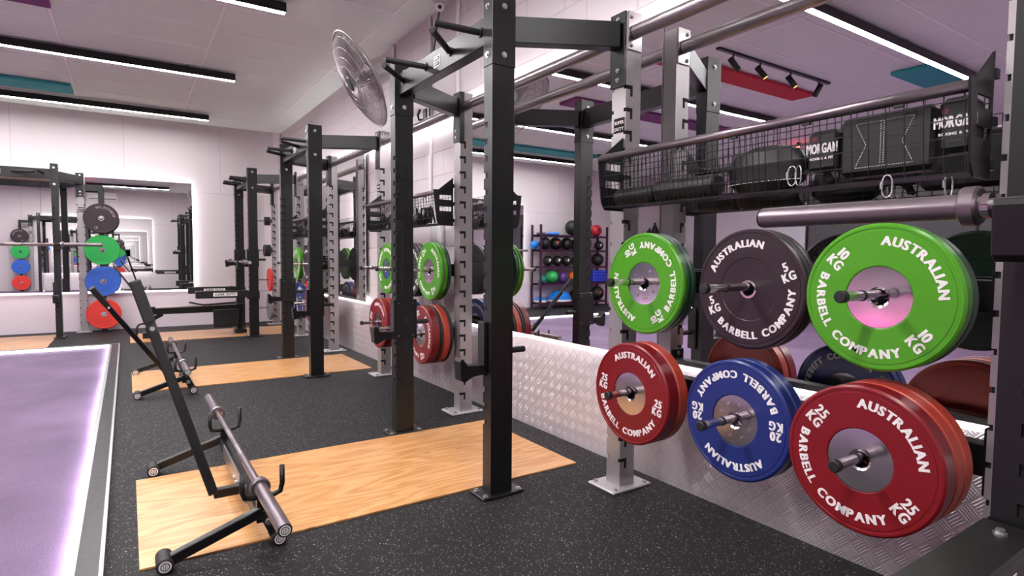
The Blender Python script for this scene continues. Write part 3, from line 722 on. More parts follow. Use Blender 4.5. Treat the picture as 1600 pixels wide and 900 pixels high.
# ------------------------------------------------------------------ bumper plates
R = .1985
def make_plate(col, thick, kg=None, hub=True, bolts=False, letters=True, name='AUSTRALIAN', both=True, textmat='letter'):
    """disc in the local yz plane, front face at x=0 facing -x, bore on the x axis"""
    t = empty('bumper_plate'); m = M[col]; ri = .42*R
    X = Matrix(((0, 0, 1, 0), (0, 1, 0, 0), (-1, 0, 0, 0), (0, 0, 0, 1)))   # local z -> world x
    T = thick; rb = .0225
    prof = [(ri if hub else rb, .0012), (ri+.003, .0), (R*.90, .0), (R*.905, .0014), (R*.935, .0014), (R*.94, 0), (R-.006, 0), (R, .005), (R, T-.005), (R-.006, T), (R*.94, T), (R*.935, T-.0014), (R*.905, T-.0014), (R*.90, T), (ri+.003, T), (ri if hub else rb, T-.0012)]
    if not hub: prof = [(rb, .004), (R*.10, .004), (R*.105, .0015), (R*.52, .0015), (R*.53, 0)] + prof[2:14] + [(R*.53, T), (R*.52, T-.0015), (R*.105, T-.0015), (R*.10, T-.004), (rb, T-.004)]
    b = B().lathe(prof, m, 72, X)
    if not hub: b.lathe([(rb, .004), (rb, T-.004)], M['steel'], 48, X)
    b.build('disc', t)
    if hub:
        h = B().lathe([(rb, T*.5), (rb, .006), (rb+.006, .003), (ri-.001, .003), (ri-.0005, T-.003), (rb+.006, T-.003), (rb, T-.006), (rb, T*.5)], M['hub'], 64, X)
        for s_, x in ((-1, .0028), (1, T-.0028)):
            if bolts:
                for k in range(8):
                    a = k*PI/4+.3; h.cyl((x, .68*ri*math.cos(a), .68*ri*math.sin(a)), (x+s_*.002, .68*ri*math.cos(a), .68*ri*math.sin(a)), .0052, M['zinc'], 10)
        tag(h.build('hub', t), 'bright steel hub')
    else:
        tag(B().lathe([(.0228, -.001), (.030, -.001), (.0305, .0035), (.0228, .0035)], M['chrome'], 32, X).build('hub_ring', t), 'thin steel ring')
    if letters:
        q = B(); lm = M[textmat]
        for side, x in (((-1, -.0004),) + (((1, T+.0004),) if both else ())):
            arc_text(q, name, lm, R*.765, 0, math.radians(88), .034, x, side)
            arc_text(q, 'BARBELL COMPANY', lm, R*.765, PI, math.radians(138), .034, x, side, True)
            for a in (-1, 1):
                sy = -1 if side < 0 else 1; P = Vector((x, sy*a*R*.74, 0)); Rv = Vector((0, sy, 0)); U = Vector((0, 0, 1))
                line_text(q, kg, lm, P+U*.0165, Rv, U, .039, .0007, .04, .05, .85); line_text(q, 'KG', lm, P-U*.0155, Rv, U, .039, .0007, .04, .05, .78)
        tag(q.build('lettering', t), 'white raised lettering')
    return t
PL = dict(green=make_plate('p_green', .040, '10', True, False), greenb=make_plate('p_green', .024, '10', True, True),
          dkgreen=make_plate('p_dkgreen', .024, letters=False, hub=False), dkgreen2=make_plate('p_dkgreen', .036, letters=False, hub=False),
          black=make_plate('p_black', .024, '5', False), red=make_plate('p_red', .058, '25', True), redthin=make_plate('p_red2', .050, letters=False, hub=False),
          blue=make_plate('p_blue', .042, '20', True, True), rubber=make_plate('rubber', .022, letters=False, hub=False))
fresh = set()
def plate(kind, x, y, z, deg, lab, group='bumper plates on the storage pegs'):
    src = PL[kind]; o = src if kind not in fresh else copy_tree(src); fresh.add(kind)
    o.location = (x, y, z-.0075); o.rotation_euler = (math.radians(deg), 0, 0); tag(o, lab, 'weight plate', group); return o
TH = dict(green=.040, greenb=.024, dkgreen=.024, dkgreen2=.036, black=.024, red=.058, redthin=.050, blue=.042, rubber=.022)
def stack(xf, y, z, items):
    x = xf
    for kind, deg, lab in items:
        plate(kind, x, y, z, deg, lab); x += TH[kind]+.0012
y0, y1, y2 = 1.2325+.383, 1.2325-.070, 1.2325-.482
stack(1.69, y0, Zu, [('greenb', 240, 'bright green 10 kg plate at upper left of the nearest storage frame, lettering tilted'),
                     ('dkgreen', 0, 'dark green plate directly behind the left bright green 10 kg plate'), ('dkgreen', 40, 'dark green plate closest to the beam on the left upper peg')])
stack(1.705, y1, Zu, [('black', -24, 'plum-black 5 kg plate facing the room between the two green plates'), ('rubber', 0, 'thin black plate just behind the plum-black 5 kg plate'), ('black', -40, 'plum-black plate at the back of the middle upper peg, seen in the mirror')])
stack(1.672, y2, Zu, [('green', 45, 'large bright green 10 kg plate at upper right, nearest the viewer'), ('dkgreen2', 0, 'dark green plate hidden behind the large right-hand green plate, seen in the mirror')])
stack(1.625, y0, Zl, [('red', 10, 'red 25 kg plate facing the room at lower left of the nearest storage frame'), ('redthin', 0, 'lit-tinted red plate behind the lower left red 25 kg plate')])
stack(1.650, y1, Zl, [('blue', 180, 'blue 20 kg plate facing the room with its lettering upside down'), ('blue', 155, 'second blue plate behind the upside-down blue 20 kg plate, seen in the mirror')])
stack(1.605, y2, Zl, [('red', 40, 'largest red 25 kg plate at lower right, nearest the viewer'), ('redthin', 60, 'lit-tinted red plate behind the largest red 25 kg plate'), ('redthin', 10, 'lit-tinted red plate at the back of the lower right peg, seen in the mirror')])
a0, a1, a2 = 4.1475+.26, 4.1475-.16, 4.1475-.54
stack(1.72, a0, Zu, [('greenb', 150, 'green 10 kg plate on the far upper peg of the storage before the brick wall'), ('dkgreen', 0, 'dark green plate behind the far green plate before the brick wall')])
stack(1.74, a1, Zu, [('black', 30, 'plum-black plate between two green plates before the brick wall'), ('black', 90, 'second plum-black plate behind it before the brick wall'), ('rubber', 0, 'thin black plate at the back of the middle peg before the brick wall')])
stack(1.71, a2, Zu, [('greenb', 60, 'green 10 kg plate beside the grey upright of the central rack'), ('greenb', 0, 'second green plate pressed behind the one beside the grey upright'), ('dkgreen', 0, 'dark green plate last on the peg beside the grey upright')])
stack(1.645, a0, Zl, [('red', 20, 'red 25 kg plate partly hidden by the far J-hook of the central rack'), ('redthin', 0, 'lit-tinted red plate behind the half hidden red 25 kg plate')])
stack(1.70, a1, Zl, [('blue', 0, 'blue plate peeking between the red plates before the brick wall'), ('blue', 20, 'second blue plate between the red plates before the brick wall')])
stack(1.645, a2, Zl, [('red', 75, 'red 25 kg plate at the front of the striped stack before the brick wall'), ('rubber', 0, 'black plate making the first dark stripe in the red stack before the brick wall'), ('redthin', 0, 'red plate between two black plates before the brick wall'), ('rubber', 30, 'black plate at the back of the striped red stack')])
c0, c1, c2 = 7.1075+.26, 7.1075-.16, 7.1075-.54
stack(1.72, c0, Zu, [('greenb', 100, 'green plate on the farthest storage frame, between two black uprights'), ('greenb', 30, 'second green plate on the farthest storage frame, behind the first')])
stack(1.74, c1, Zu, [('black', 10, 'plum-black plate on the farthest storage frame'), ('rubber', 0, 'thin black plate on the farthest storage frame')])
stack(1.71, c2, Zu, [('greenb', 200, 'green plate mostly hidden by the front upright of the middle rack'), ('dkgreen', 0, 'dark green plate mostly hidden by the front upright of the middle rack')])
stack(1.66, c0, Zl, [('blue', 80, 'blue 20 kg plate low on the farthest storage frame, lettering facing left'), ('blue', 0, 'second low blue plate on the farthest storage frame')])
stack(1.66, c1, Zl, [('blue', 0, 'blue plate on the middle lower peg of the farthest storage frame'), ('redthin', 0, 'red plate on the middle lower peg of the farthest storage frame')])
stack(1.66, c2, Zl, [('red', 0, 'red 25 kg plate low on the farthest storage frame, right of the middle rack upright'), ('redthin', 0, 'lit-tinted red plate low on the farthest storage frame, at the back')])

# ================================================================== MESH BASKETS
def make_basket():
    t = empty('mesh_basket')          # origin x=front upright plane 1.88, local coordinates relative to storage origin
    hl = .655; xf, xb = -.175, -.052; zt, zb = 1.47, 1.265
    tag(B().tube([(xf, -hl, zt), (xf, hl, zt)], .0155, M['barsteel'], 16).build('top_rail', t), 'dull steel rail')
    X = Matrix(((1, 0, 0, 0), (0, 0, 1, 0), (0, 1, 0, 0), (0, 0, 0, 1)))
    for s in (-1, 1):
        e = B(); ya, yb_ = sorted((s*(hl), s*(hl+.006)))
        def pp(poly): e.prism(poly, ya, yb_, M['black2'], X)
        # sheet end panel with two slots, as strips round the openings
        lf = lambda z: xf-.015 + (zt+.02-z)*.10
        pp([(lf(zt+.02), zt+.02), (xf+.02, zt+.02), (xb+.006, 1.575), (xb+.006, 1.455), (lf(1.455), 1.455)])
        pp([(lf(1.455), 1.455), (xf+.028, 1.455), (xf+.028, 1.425), (lf(1.425), 1.425)]); pp([(xb-.006, 1.455), (xb+.006, 1.455), (xb+.006, 1.425), (xb-.006, 1.425)])
        pp([(lf(1.425), 1.425), (xb+.006, 1.425), (xb+.006, 1.38), (lf(1.38), 1.38)])
        pp([(lf(1.38), 1.38), (xf+.028, 1.38), (xf+.028, 1.35), (lf(1.35), 1.35)]); pp([(xb-.006, 1.38), (xb+.006, 1.38), (xb+.006, 1.35), (xb-.006, 1.35)])
        pp([(lf(1.35), 1.35), (xb+.006, 1.35), (xb+.006, zb-.012), (lf(zb)+.02, zb-.012), (lf(zb), zb+.02)])
        e.build('end_panel', t)
        h = B(); [h.box(xb+.0065, xb+.03, *sorted((s*(hl-.01), s*(hl+.010))), z-.012, z+.012, M['black2']) for z in (1.52, 1.40, 1.29)]
        h.build('mounting_lug', t)
    w = B(); r = .0013
    n = 58
    for k in range(n+1):
        y = -hl+.01 + (2*hl-.02)*k/n
        if k < n*.42 and k % 2: continue
        w.beam((xf, y, zt-.012), (xf+.02, y, zb), r*1.6, r*1.6, M['black2'], up=(0, 1, 0))
        w.beam((xf+.02, y, zb), (xb, y, zb), r*1.6, r*1.6, M['black2'])
        w.beam((xb, y, zb), (xb, y, 1.50), r*1.6, r*1.6, M['black2'], up=(0, 1, 0))
    for i in range(5):
        z = zt-.03-(zt-.03-zb)*i/4; x = xf+.02*(zt-z)/(zt-zb)
        w.beam((x-.001, -hl, z), (x-.001, hl, z), r*2, r*2, M['black2'])
    for i in range(1, 9): w.beam((xf+.02+(xb-xf-.02)*i/9, -hl, zb-.0015), (xf+.02+(xb-xf-.02)*i/9, hl, zb-.0015), r*2, r*2, M['black2'])
    for i in range(5): w.beam((xb, -hl, 1.28+.055*i), (xb, hl, 1.28+.055*i), r*2, r*2, M['black2'])
    w.build('wire_mesh', t)
    c = B(); [c.box(xf-.006, xf+.006, y-.012, y+.012, zt-.022, zt-.0145, M['black2']) for y in (-.5, -.25, 0, .25, .5)]; c.build('rail_clip', t)
    return t
bk0 = make_basket(); BK = []
for i, (loc, ys, lab) in enumerate(st_specs):
    o = bk0 if i == 0 else copy_tree(bk0)
    o.location = loc; tag(o, ('black wire basket above the nearest plates, filled with black pads', 'black wire basket before the white brick wall, with slotted end panels', 'black wire basket half hidden behind the middle rack')[i], 'basket', 'wire baskets'); BK.append(o)
bx, by = STX, 1.2325; zf = 1.268
def pad_roll(y0, y1, r, lab, x=-.112, z=None):
    t = empty('foam_bar_pad', (bx+x, by+(y0+y1)/2, (zf+r) if z is None else z)); tag(t, lab, 'foam pad', 'foam pads in the nearest basket')
    h = (y1-y0)/2
    B().cyl((0, -h, 0), (0, h, 0), r, M['vinyl'], 28, bev=.008).build('foam_roll', t)
    B().cyl((0, h-.006, 0), (0, h+.001, 0), r*.35, M['dark'], 16).build('core_shade_disc', t)  # dark disc painted as the shade inside the roll's core
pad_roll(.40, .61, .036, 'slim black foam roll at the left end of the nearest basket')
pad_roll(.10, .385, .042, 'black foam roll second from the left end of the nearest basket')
t = empty('punch_mitt', (bx-.10, by-.075, zf)); tag(t, 'rounded black leather pad with pink stitched seam in the middle of the nearest basket', 'pad')
b = B(); 
prof = [(.0, 0), (.035, 0), (.052, .03), (.055, .09), (.045, .13), (.02, .15), (0, .152)]
b.lathe(prof, M['vinyl'], 28, Matrix.Diagonal((.95, 2.6, 1, 1))); b.build('padding', t)
s = B(); 
for k in range(34):
    a = PI+ (k-17)*.075; s.cbox((.0535*.97*math.cos(a), .14*math.sin(a)*1.0, .032), (.002, .0055, .002), M['letter'])
s.build('stitching', t)
def shield(y0, y1, z0, z1, lab, stitch=True, text=None):
    t = empty('kick_shield', (bx-.105, by+(y0+y1)/2, zf+.001)); tag(t, lab, 'kick shield', 'kick shields in the nearest basket')
    h = (y1-y0)/2
    B().rbox(-.036, .036, -h, h, z0, z1, .014, M['vinyl']).build('padding', t)
    if stitch:
        s = B(); xs = -.0368; w = h*.62; m_ = (z0+z1)/2; hh = (z1-z0)*.36
        pts = [(w*1.0, m_+hh), (-w*1.0, m_+hh), (-w*.62, m_), (-w*1.0, m_-hh), (w*1.0, m_-hh), (w*.62, m_), (w*1.0, m_+hh)]
        segs = list(zip(pts[:-1], pts[1:])) + [((0, m_+hh), (0, m_-hh)), ((.008, m_+hh), (.008, m_-hh))]
        for a, c in segs:
            L_ = math.dist(a, c); n = max(2, int(L_/.006))
            for k in range(n):
                u = (k+.15)/n; v = (k+.7)/n
                s.beam((xs, a[0]+(c[0]-a[0])*u, a[1]+(c[1]-a[1])*u), (xs, a[0]+(c[0]-a[0])*v, a[1]+(c[1]-a[1])*v), .0016, .0016, M['letter'])
        s.build('stitching', t)
    if text:
        q = B(); line_text(q, text, M['letter'], (-.0368, 0, (z0+z1)/2+.008), (0, -1, 0), (0, 0, 1), .040, .0006, .02, .05, .5)
        line_text(q, 'BOXING & FIT', M['letter'], (-.0368, 0, (z0+z1)/2-.022), (0, -1, 0), (0, 0, 1), .0095, .0006, .12, .03)
        q.cyl((-.036, .022, (z0+z1)/2+.036), (-.0372, .022, (z0+z1)/2+.036), .008, M['p_red'], 16)
        q.build('printed_logo', t)
        B().cyl((-.036, -h*.75 if y0 < -.4 else -h*.9, (z0+z1)/2), (-.040, -h*.75 if y0 < -.4 else -h*.9, (z0+z1)/2), .007, M['zinc'], 14).build('rivet', t)
shield(-.325, -.235, .04, .165, 'black shield end with a red-dotted white logo left of the stitched pad', False, 'MORGAN')
shield(-.57, -.332, .015, .185, 'large black pad with arrow-shaped dashed stitching in the nearest basket', True)
shield(-.652, -.578, .05, .19, 'black pad with a white logo near the right end of the nearest basket', False, 'MORGAN')
def carabiner(loc, lab, rz):
    t = empty('carabiner', loc, rz); tag(t, lab, 'carabiner', 'carabiners on the nearest basket')
    pts = []
    for k in range(24):
        a = 2*PI*k/24; pts.append((0, .012*math.cos(a), .022*math.sin(a) + (.008 if math.sin(a) > 0 else -.008)))
    B().tube(pts, .0022, M['zinc'], 8, True).build('loop', t); B().cyl((.001, .0145, -.006), (.001, .0145, .012), .0034, M['zinc'], 10).build('gate_sleeve', t)
carabiner((bx-.168, by-.205, zf+.035), 'silver carabiner clipped left of the stitched pad', .3); carabiner((bx-.166, by-.225, zf+.035), 'second silver carabiner clipped left of the stitched pad', -.4)
carabiner((bx-.166, by-.475, zf-.022), 'silver carabiner hanging below the large stitched pad', .2); carabiner((bx-.12, by-.60, zf-.028), 'dark thin carabiner hanging under the right end of the basket', 1.2)
def straps(cx, cy, lab, n=5, spread=.14):
    o = B()
    for k in range(n):
        yy = random.uniform(-spread, spread)
        o.tube([(random.uniform(-.03, .03), yy-.07, .008), (random.uniform(-.03, .03), yy-.03, random.uniform(.05, .12)), (0, yy+.03, random.uniform(.04, .13)), (random.uniform(-.03, .03), yy+.08, .008)], .0075, M['fabric'], 8)
    tag(o.build('strap_bundle', loc=(cx, cy, zf+.004)), lab, 'straps', 'bundles of straps in the baskets')
straps(bx-.105, by-.24, 'tangle of black straps in the nearest basket, beside the carabiners', 4, .03)
for (cy, lab) in ((4.1475+.35, 'bundle of black straps at the far end of the basket before the brick wall'), (4.1475+.0, 'bundle of black straps in the middle of the basket before the brick wall'), (4.1475-.33, 'bundle of black straps at the near end of the basket before the brick wall'), (7.1075+.2, 'bundle of straps in the farthest basket'), (7.1075-.25, 'second bundle of straps in the farthest basket')):
    straps(bx-.105, cy, lab, 8)
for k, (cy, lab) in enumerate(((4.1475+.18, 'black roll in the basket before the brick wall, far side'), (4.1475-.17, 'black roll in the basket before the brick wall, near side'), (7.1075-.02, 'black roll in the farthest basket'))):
    t = empty('foam_bar_pad', (bx-.10, cy, zf+.041)); tag(t, lab, 'foam pad'); B().cyl((0, -.1, 0), (0, .1, 0), .038, M['vinyl'], 24, bev=.008).build('foam_roll', t); B().cyl((0, -.102, 0), (0, -.0995, 0), .013, M['dark'], 16).build('core_shade_disc', t)  # dark end disc stands in for the shaded core

# ================================================================== BARBELLS
def make_barbell(m='barsteel', shaft='steel'):
    t = empty('barbell')              # along local y, centred
    B().cyl((0, -.58, 0), (0, .58, 0), .0125, M[shaft], 20).build('shaft', t)
    k = B(); [k.cyl((0, a, 0), (0, b_, 0), .01285, M['barsteel'], 20) for a, b_ in ((-.56, -.20), (.20, .56), (-.055, .055))]; tag(k.build('knurling', t), 'dark knurled grip')
    for s in (-1, 1):
        c = B().cyl((0, s*.580, 0), (0, s*.608, 0), .0350, M[m], 28, bev=.004)
        c.cyl((0, s*.565, 0), (0, s*.5795, 0), .022, M['chrome'], 24); c.build('collar', t)
        v = B().cyl((0, s*.6085, 0), (0, s*.995, 0), .0228, M[m], 28, bev=.003)
        g = v.build('sleeve', t)
        e = B().cyl((0, s*.9952, 0), (0, s*.998, 0), .021, M['rubber'], 24).cyl((0, s*.998, 0), (0, s*.9985, 0), .0165, M['letter'], 24)
        e.cyl((0, s*.9985, 0), (0, s*.9989, 0), .0125, M['dark'], 20).cyl((0, s*.9989, 0), (0, s*.9993, 0), .0100, M['letter'], 20)
        e.cbox((0, s*.9995, 0), (.002, .0006, .024), M['dark']).cbox((.005, s*.9995, 0), (.0016, .0006, .014), M['dark']).cbox((-.005, s*.9995, 0), (.0016, .0006, .014), M['dark'])
        tag(e.build('end_badge', g), 'round black and white badge')
    return t
bar0 = make_barbell(); bar_specs = [((1.235, -.186, 1.143), 0, 'thick dark steel bar sleeve jutting from the right edge above the large green plate'),
    ((.385, 2.83, .205), 0, 'barbell resting in the jack on the nearest plywood platform'),
    ((.345, 5.72, .205), .0, 'barbell resting in the jack on the second plywood platform'),
    ((-1.25, 9.02, 1.165), PI/2, 'long barbell across the rack at the end wall, ending before the green plate'),
    ((1.235, 8.58, .958), 0, 'barbell on the J-hooks of the farthest rack, with small silver ends')]
for i, (loc, rz, lab) in enumerate(bar_specs):
    o = bar0 if i == 0 else copy_tree(bar0); o.location = loc; o.rotation_euler = (0, 0, rz); tag(o, lab, 'barbell', 'barbells')

# ------------------------------------------------------------------ barbell jacks
def make_jack(h0, h1):
    t = empty('barbell_jack')          # origin on the floor below the bar centre; bar along y at z=.205
    B().beam((0, -.50, .105), (0, .50, .105), .036, .05, M['black2'], r=.003).build('spine', t)
    for s in (-1, 1):
        y = s*.50
        l = B().beam((0, y, .125), (-.285, y+s*.01, .034), .030, .036, M['black2'], r=.003); l.build('long_leg', t)
        l = B().beam((.005, y, .13), (.045, y-.005, .040), .032, .04, M['black2'], r=.003); bolt(l, (.02, y+s*.0 - .019, .09), (0, -1, 0), .01); l.build('short_leg', t)
        for x in (-.305, .052):
            w = B().cyl((x, y-.045, .0265), (x, y+.045, .0265), .026, M['rubber'], 24, bev=.003)
            w.cyl((x, y-.0455, .0265), (x, y-.0462, .0265), .019, M['letter'], 20).cyl((x, y-.0462, .0265), (x, y-.0466, .0265), .014, M['dark'], 18).cyl((x, y-.0466, .0265), (x, y-.0470, .0265), .011, M['letter'], 18)
            w.cbox((x, y-.0473, .0265), (.002, .0006, .026), M['dark']); w.cbox((x+.005, y-.0473, .0265), (.0015, .0006, .016), M['dark']); w.cbox((x-.005, y-.0473, .0265), (.0015, .0006, .016), M['dark'])
            tag(w.build('roller_foot', t), 'black roller with a round badge')
        yc = s*.485
        c = B().tube([(-.060, yc, .262), (-.062, yc, .20), (-.055, yc, .176), (-.03, yc, .172), (.045, yc, .172), (.068, yc, .180), (.075, yc, .21), (.075, yc, .275)], .0095, M['black2'], 12)
        c.beam((0, yc, .13), (0, yc, .166), .03, .03, M['black2'], up=(0, 1, 0)); c.build('bar_cradle', t)
    p = B().box(-.026, -.019, -.30, .30, .085, .150, M['steel']); bolt(p, (-.026, -.12, .11), (-1, 0, 0), .009); bolt(p, (-.026, -.06, .11), (-1, 0, 0), .009); tag(p.build('lever_plate', t), 'plain steel plate')
    k = B().beam((-.02, h0[1], .10), (h0[0], h0[1], h0[2]), .032, .036, M['black2'], r=.003)
    k.build('lever_arm', t)
    g = B().beam(h0, h1, .036, .036, M['black2'], up=(0, 1, 0), r=.004)
    d = (Vector(h1)-Vector(h0)).normalized(); g.beam(tuple(Vector(h1)-d*.17), tuple(Vector(h1)+d*.003), .041, .041, M['rubber'], up=(0, 1, 0), r=.006)
    bolt(g, tuple(Vector(h1)-d*.19+Vector((0, -.019, 0))), (0, -1, 0), .006); g.build('lever_handle', t)
    return t
j = make_jack((-.120, -.17, .10), (-.362, -.05, .945)); j.location = (.385, 2.71, 0); tag(j, 'black barbell jack on the nearest platform, its lever handle leaning up to the left', 'barbell jack', 'barbell jacks')
j = make_jack((-.10, .02, .085), (-.565, -.25, .80)); j.location = (.345, 5.48, 0); tag(j, 'black barbell jack on the second platform, handle leaning far left over the plate tree', 'barbell jack', 'barbell jacks')

# ================================================================== PLATE TREE (end wall)
t = PT = empty('plate_tree', (-.272, 9.60, 0)); tag(t, 'black vertical plate tree on the end wall rack, carrying four coloured plates', 'plate tree')
B().rbox(-.03, .03, -.03, .03, 0, 1.97, .004, M['black']).build('column', t)
B().beam((-.031, 0, 1.93), (-.175, 0, 1.93), .05, .075, M['black']).build('arm', t)
B().rbox(-.08, .08, -.07, .07, 0, .010, .003, M['black']).build('base_plate', t)
for z in (1.53, 1.11, .69, .25):
    g = B().cyl((0, -.031, z), (0, -.155, z), .0155, M['chrome'], 18).build('peg', t); tag(g, 'polished steel peg')
def tree_plate(col, z, thick, lab, y=9.565-.0025, text=None):
    t = empty('bumper_plate', (-.272, 0, 0)); tag(t, lab, 'weight plate', 'plates on the end wall tree')
    X = Matrix(((0, 0, 1, 0), (0, 1, 0, 0), (-1, 0, 0, 0), (0, 0, 0, 1))); T = thick; rb = .0225
    b = B().lathe([(rb, .003), (.045, .003), (.047, 0), (R*.55, 0), (R*.56, .002), (R*.88, .002), (R*.90, 0), (R-.005, 0), (R, .005), (R, T-.005), (R-.005, T), (rb, T), (rb, .003)], M[col], 56, X)
    b.build('disc', t)
    tag(B().lathe([(.0228, -.001), (.033, -.001), (.0335, .0025), (.0228, .0025)], M['chrome'], 32, X).build('hub_ring', t), 'steel ring')
    q = B()
    if text:
        arc_text(q, text, M['letter_grey'], R*.74, math.radians(30), math.radians(105), .042, -.0004, -1)
        line_text(q, '10', M['letter_grey'], (-.0002, R*.28, -R*.62), (0, -1, 0), (0, 0, 1), .05, .0007)
    else:
        line_text(q, 'KG', M[col], (-.0002, .02, -R*.4), (0, -1, 0), (0, 0, 1), .04, .002)
    q.build('lettering', t)
    t.location = (-.272, y-thick, z-.0065); t.rotation_euler = (0, 0, PI/2)
    return t
TP = []
TP.append(tree_plate('p_black', 1.53, .035, 'black plate with grey curved lettering at the top of the plate tree', 9.528, 'NC.FITNESS'))
tree_plate('rubber', 1.53, .03, 'plain black plate directly behind the lettered black plate on the tree')
TP.append(tree_plate('t_green', 1.11, .055, 'bright green plate second from the top of the plate tree'))
TP.append(tree_plate('t_blue', .69, .065, 'bright blue plate third from the top of the plate tree'))
TP.append(tree_plate('t_red', .25, .070, 'bright red plate lowest on the plate tree, near the floor'))
for o, lab in zip([PT]+TP, ('plate tree behind the viewer, tiny at the left of the end mirror', 'black plate on the reflected plate tree at the left edge', 'small green plate reflected at the left edge of the end mirror', 'small blue plate reflected at the left edge of the end mirror', 'small red plate reflected at the left edge of the end mirror')):
    c = copy_tree(o); c.location = (-2.702-o.location.x, 8.30-o.location.y, o.location.z); c.rotation_euler.z = o.rotation_euler.z+PI; c['label'] = lab
    if o is not PT: c['group'] = 'plates on the tree behind the viewer'

# end pegs of the farthest rack
for z, r, n, th, m, lab in ((1.56, .065, 4, .018, 'rubber', 'small black plates high on the farthest rack'), (1.12, .088, 4, .022, 'rubber', 'mid-height black plates on the farthest rack'), (.68, .175, 1, .03, 't_red', 'thin red plate'), (.26, .19, 1, .035, 'p_grey', 'thin grey plate')):
    t = empty('storage_peg', (1.835, 9.335, z)); tag(t, 'slim steel storage peg %s on the farthest rack upright' % {1.56: 'at the top', 1.12: 'with the stack of mid-height black plates', .68: 'holding the thin red plate', .26: 'holding the thin grey plate'}[z], 'storage peg', 'storage pegs on the farthest rack')
    B().cyl((0, 0, 0), (-.008, 0, 0), .03, M['black'], 18).build('flange', t); B().cyl((-.0085, 0, 0), (-.30, 0, 0), .0125, M['chrome'], 16).build('rod', t)
    for k in range(n):
        p = empty('weight_plate', (1.80-(k+1)*(th+.001)+.01, 9.335, z-.003))
        X = Matrix(((0, 0, 1, 0), (0, 1, 0, 0), (-1, 0, 0, 0), (0, 0, 0, 1)))
        B().lathe([(.016, 0), (.03, 0), (.032, .003), (r*.75, .003), (r*.78, 0), (r-.004, 0), (r, .004), (r, th-.004), (r-.004, th), (.016, th), (.016, 0)], M[m], 40, X).build('disc', p)
        B().lathe([(.0155, -.0006), (.022, -.0006), (.022, .003), (.0155, .003)], M['chrome'], 24, X).build('hub_ring', p)
        tag(p, (lab + ' on the farthest rack, low beside the end wall') if n == 1 else 'one of the %s, %s from the tip' % (lab, ('fourth', 'third', 'second', 'first')[k]), 'weight plate', 'plates on the farthest rack pegs')

# ================================================================== BENCH MACHINE at the farthest rack
t = empty('back_extension_bench', (.20, 8.52, 0)); tag(t, 'long low black bench machine with a curved handle, reaching out from the farthest rack', 'bench')
B().beam((-.08, 0, .345), (1.10, 0, .345), .10, .095, M['black2'], r=.006).build('main_rail', t)
B().beam((.08, 0, .385), (1.0, 0, .397), .16, .02, M['alu'], r=.004).build('top_strip', t)
B().beam((.0, 0, .30), (.0, 0, .02), .05, .05, M['black2'], up=(1, 0, 0), r=.004).build('leg', t)
g = B().rbox(-.06, .06, -.07, .07, 0, .075, .006, M['black2']); bolt(g, (.0, 0, .075), (0, 0, 1)); g.build('foot_block', t)
B().beam((.02, 0, .22), (.16, 0, .30), .03, .05, M['black2'], r=.004).build('gusset', t)
B().tube([(-.02, -.04, .19), (-.06, -.04, .19), (-.095, -.04, .18), (-.115, -.04, .15), (-.12, -.04, .11), (-.12, -.04, .03)], .012, M['rubber'], 10).build('curved_handle', t)
B().rbox(.72, 1.02, -.13, -.08, .10, .34, .012, M['vinyl']).build('shin_pad', t)
B().beam((1.05, 0, .30), (1.05, 0, .02), .06, .06, M['black2'], up=(1, 0, 0), r=.004).rbox(.98, 1.12, -.10, .10, 0, .06, .006, M['black2']).build('rear_stand', t)
B().tube([(.45, -.06, .44), (.56, -.07, .41), (.62, -.08, .40), (1.0, -.08, .42)], .012, M['rubber'], 10).build('side_handle', t)

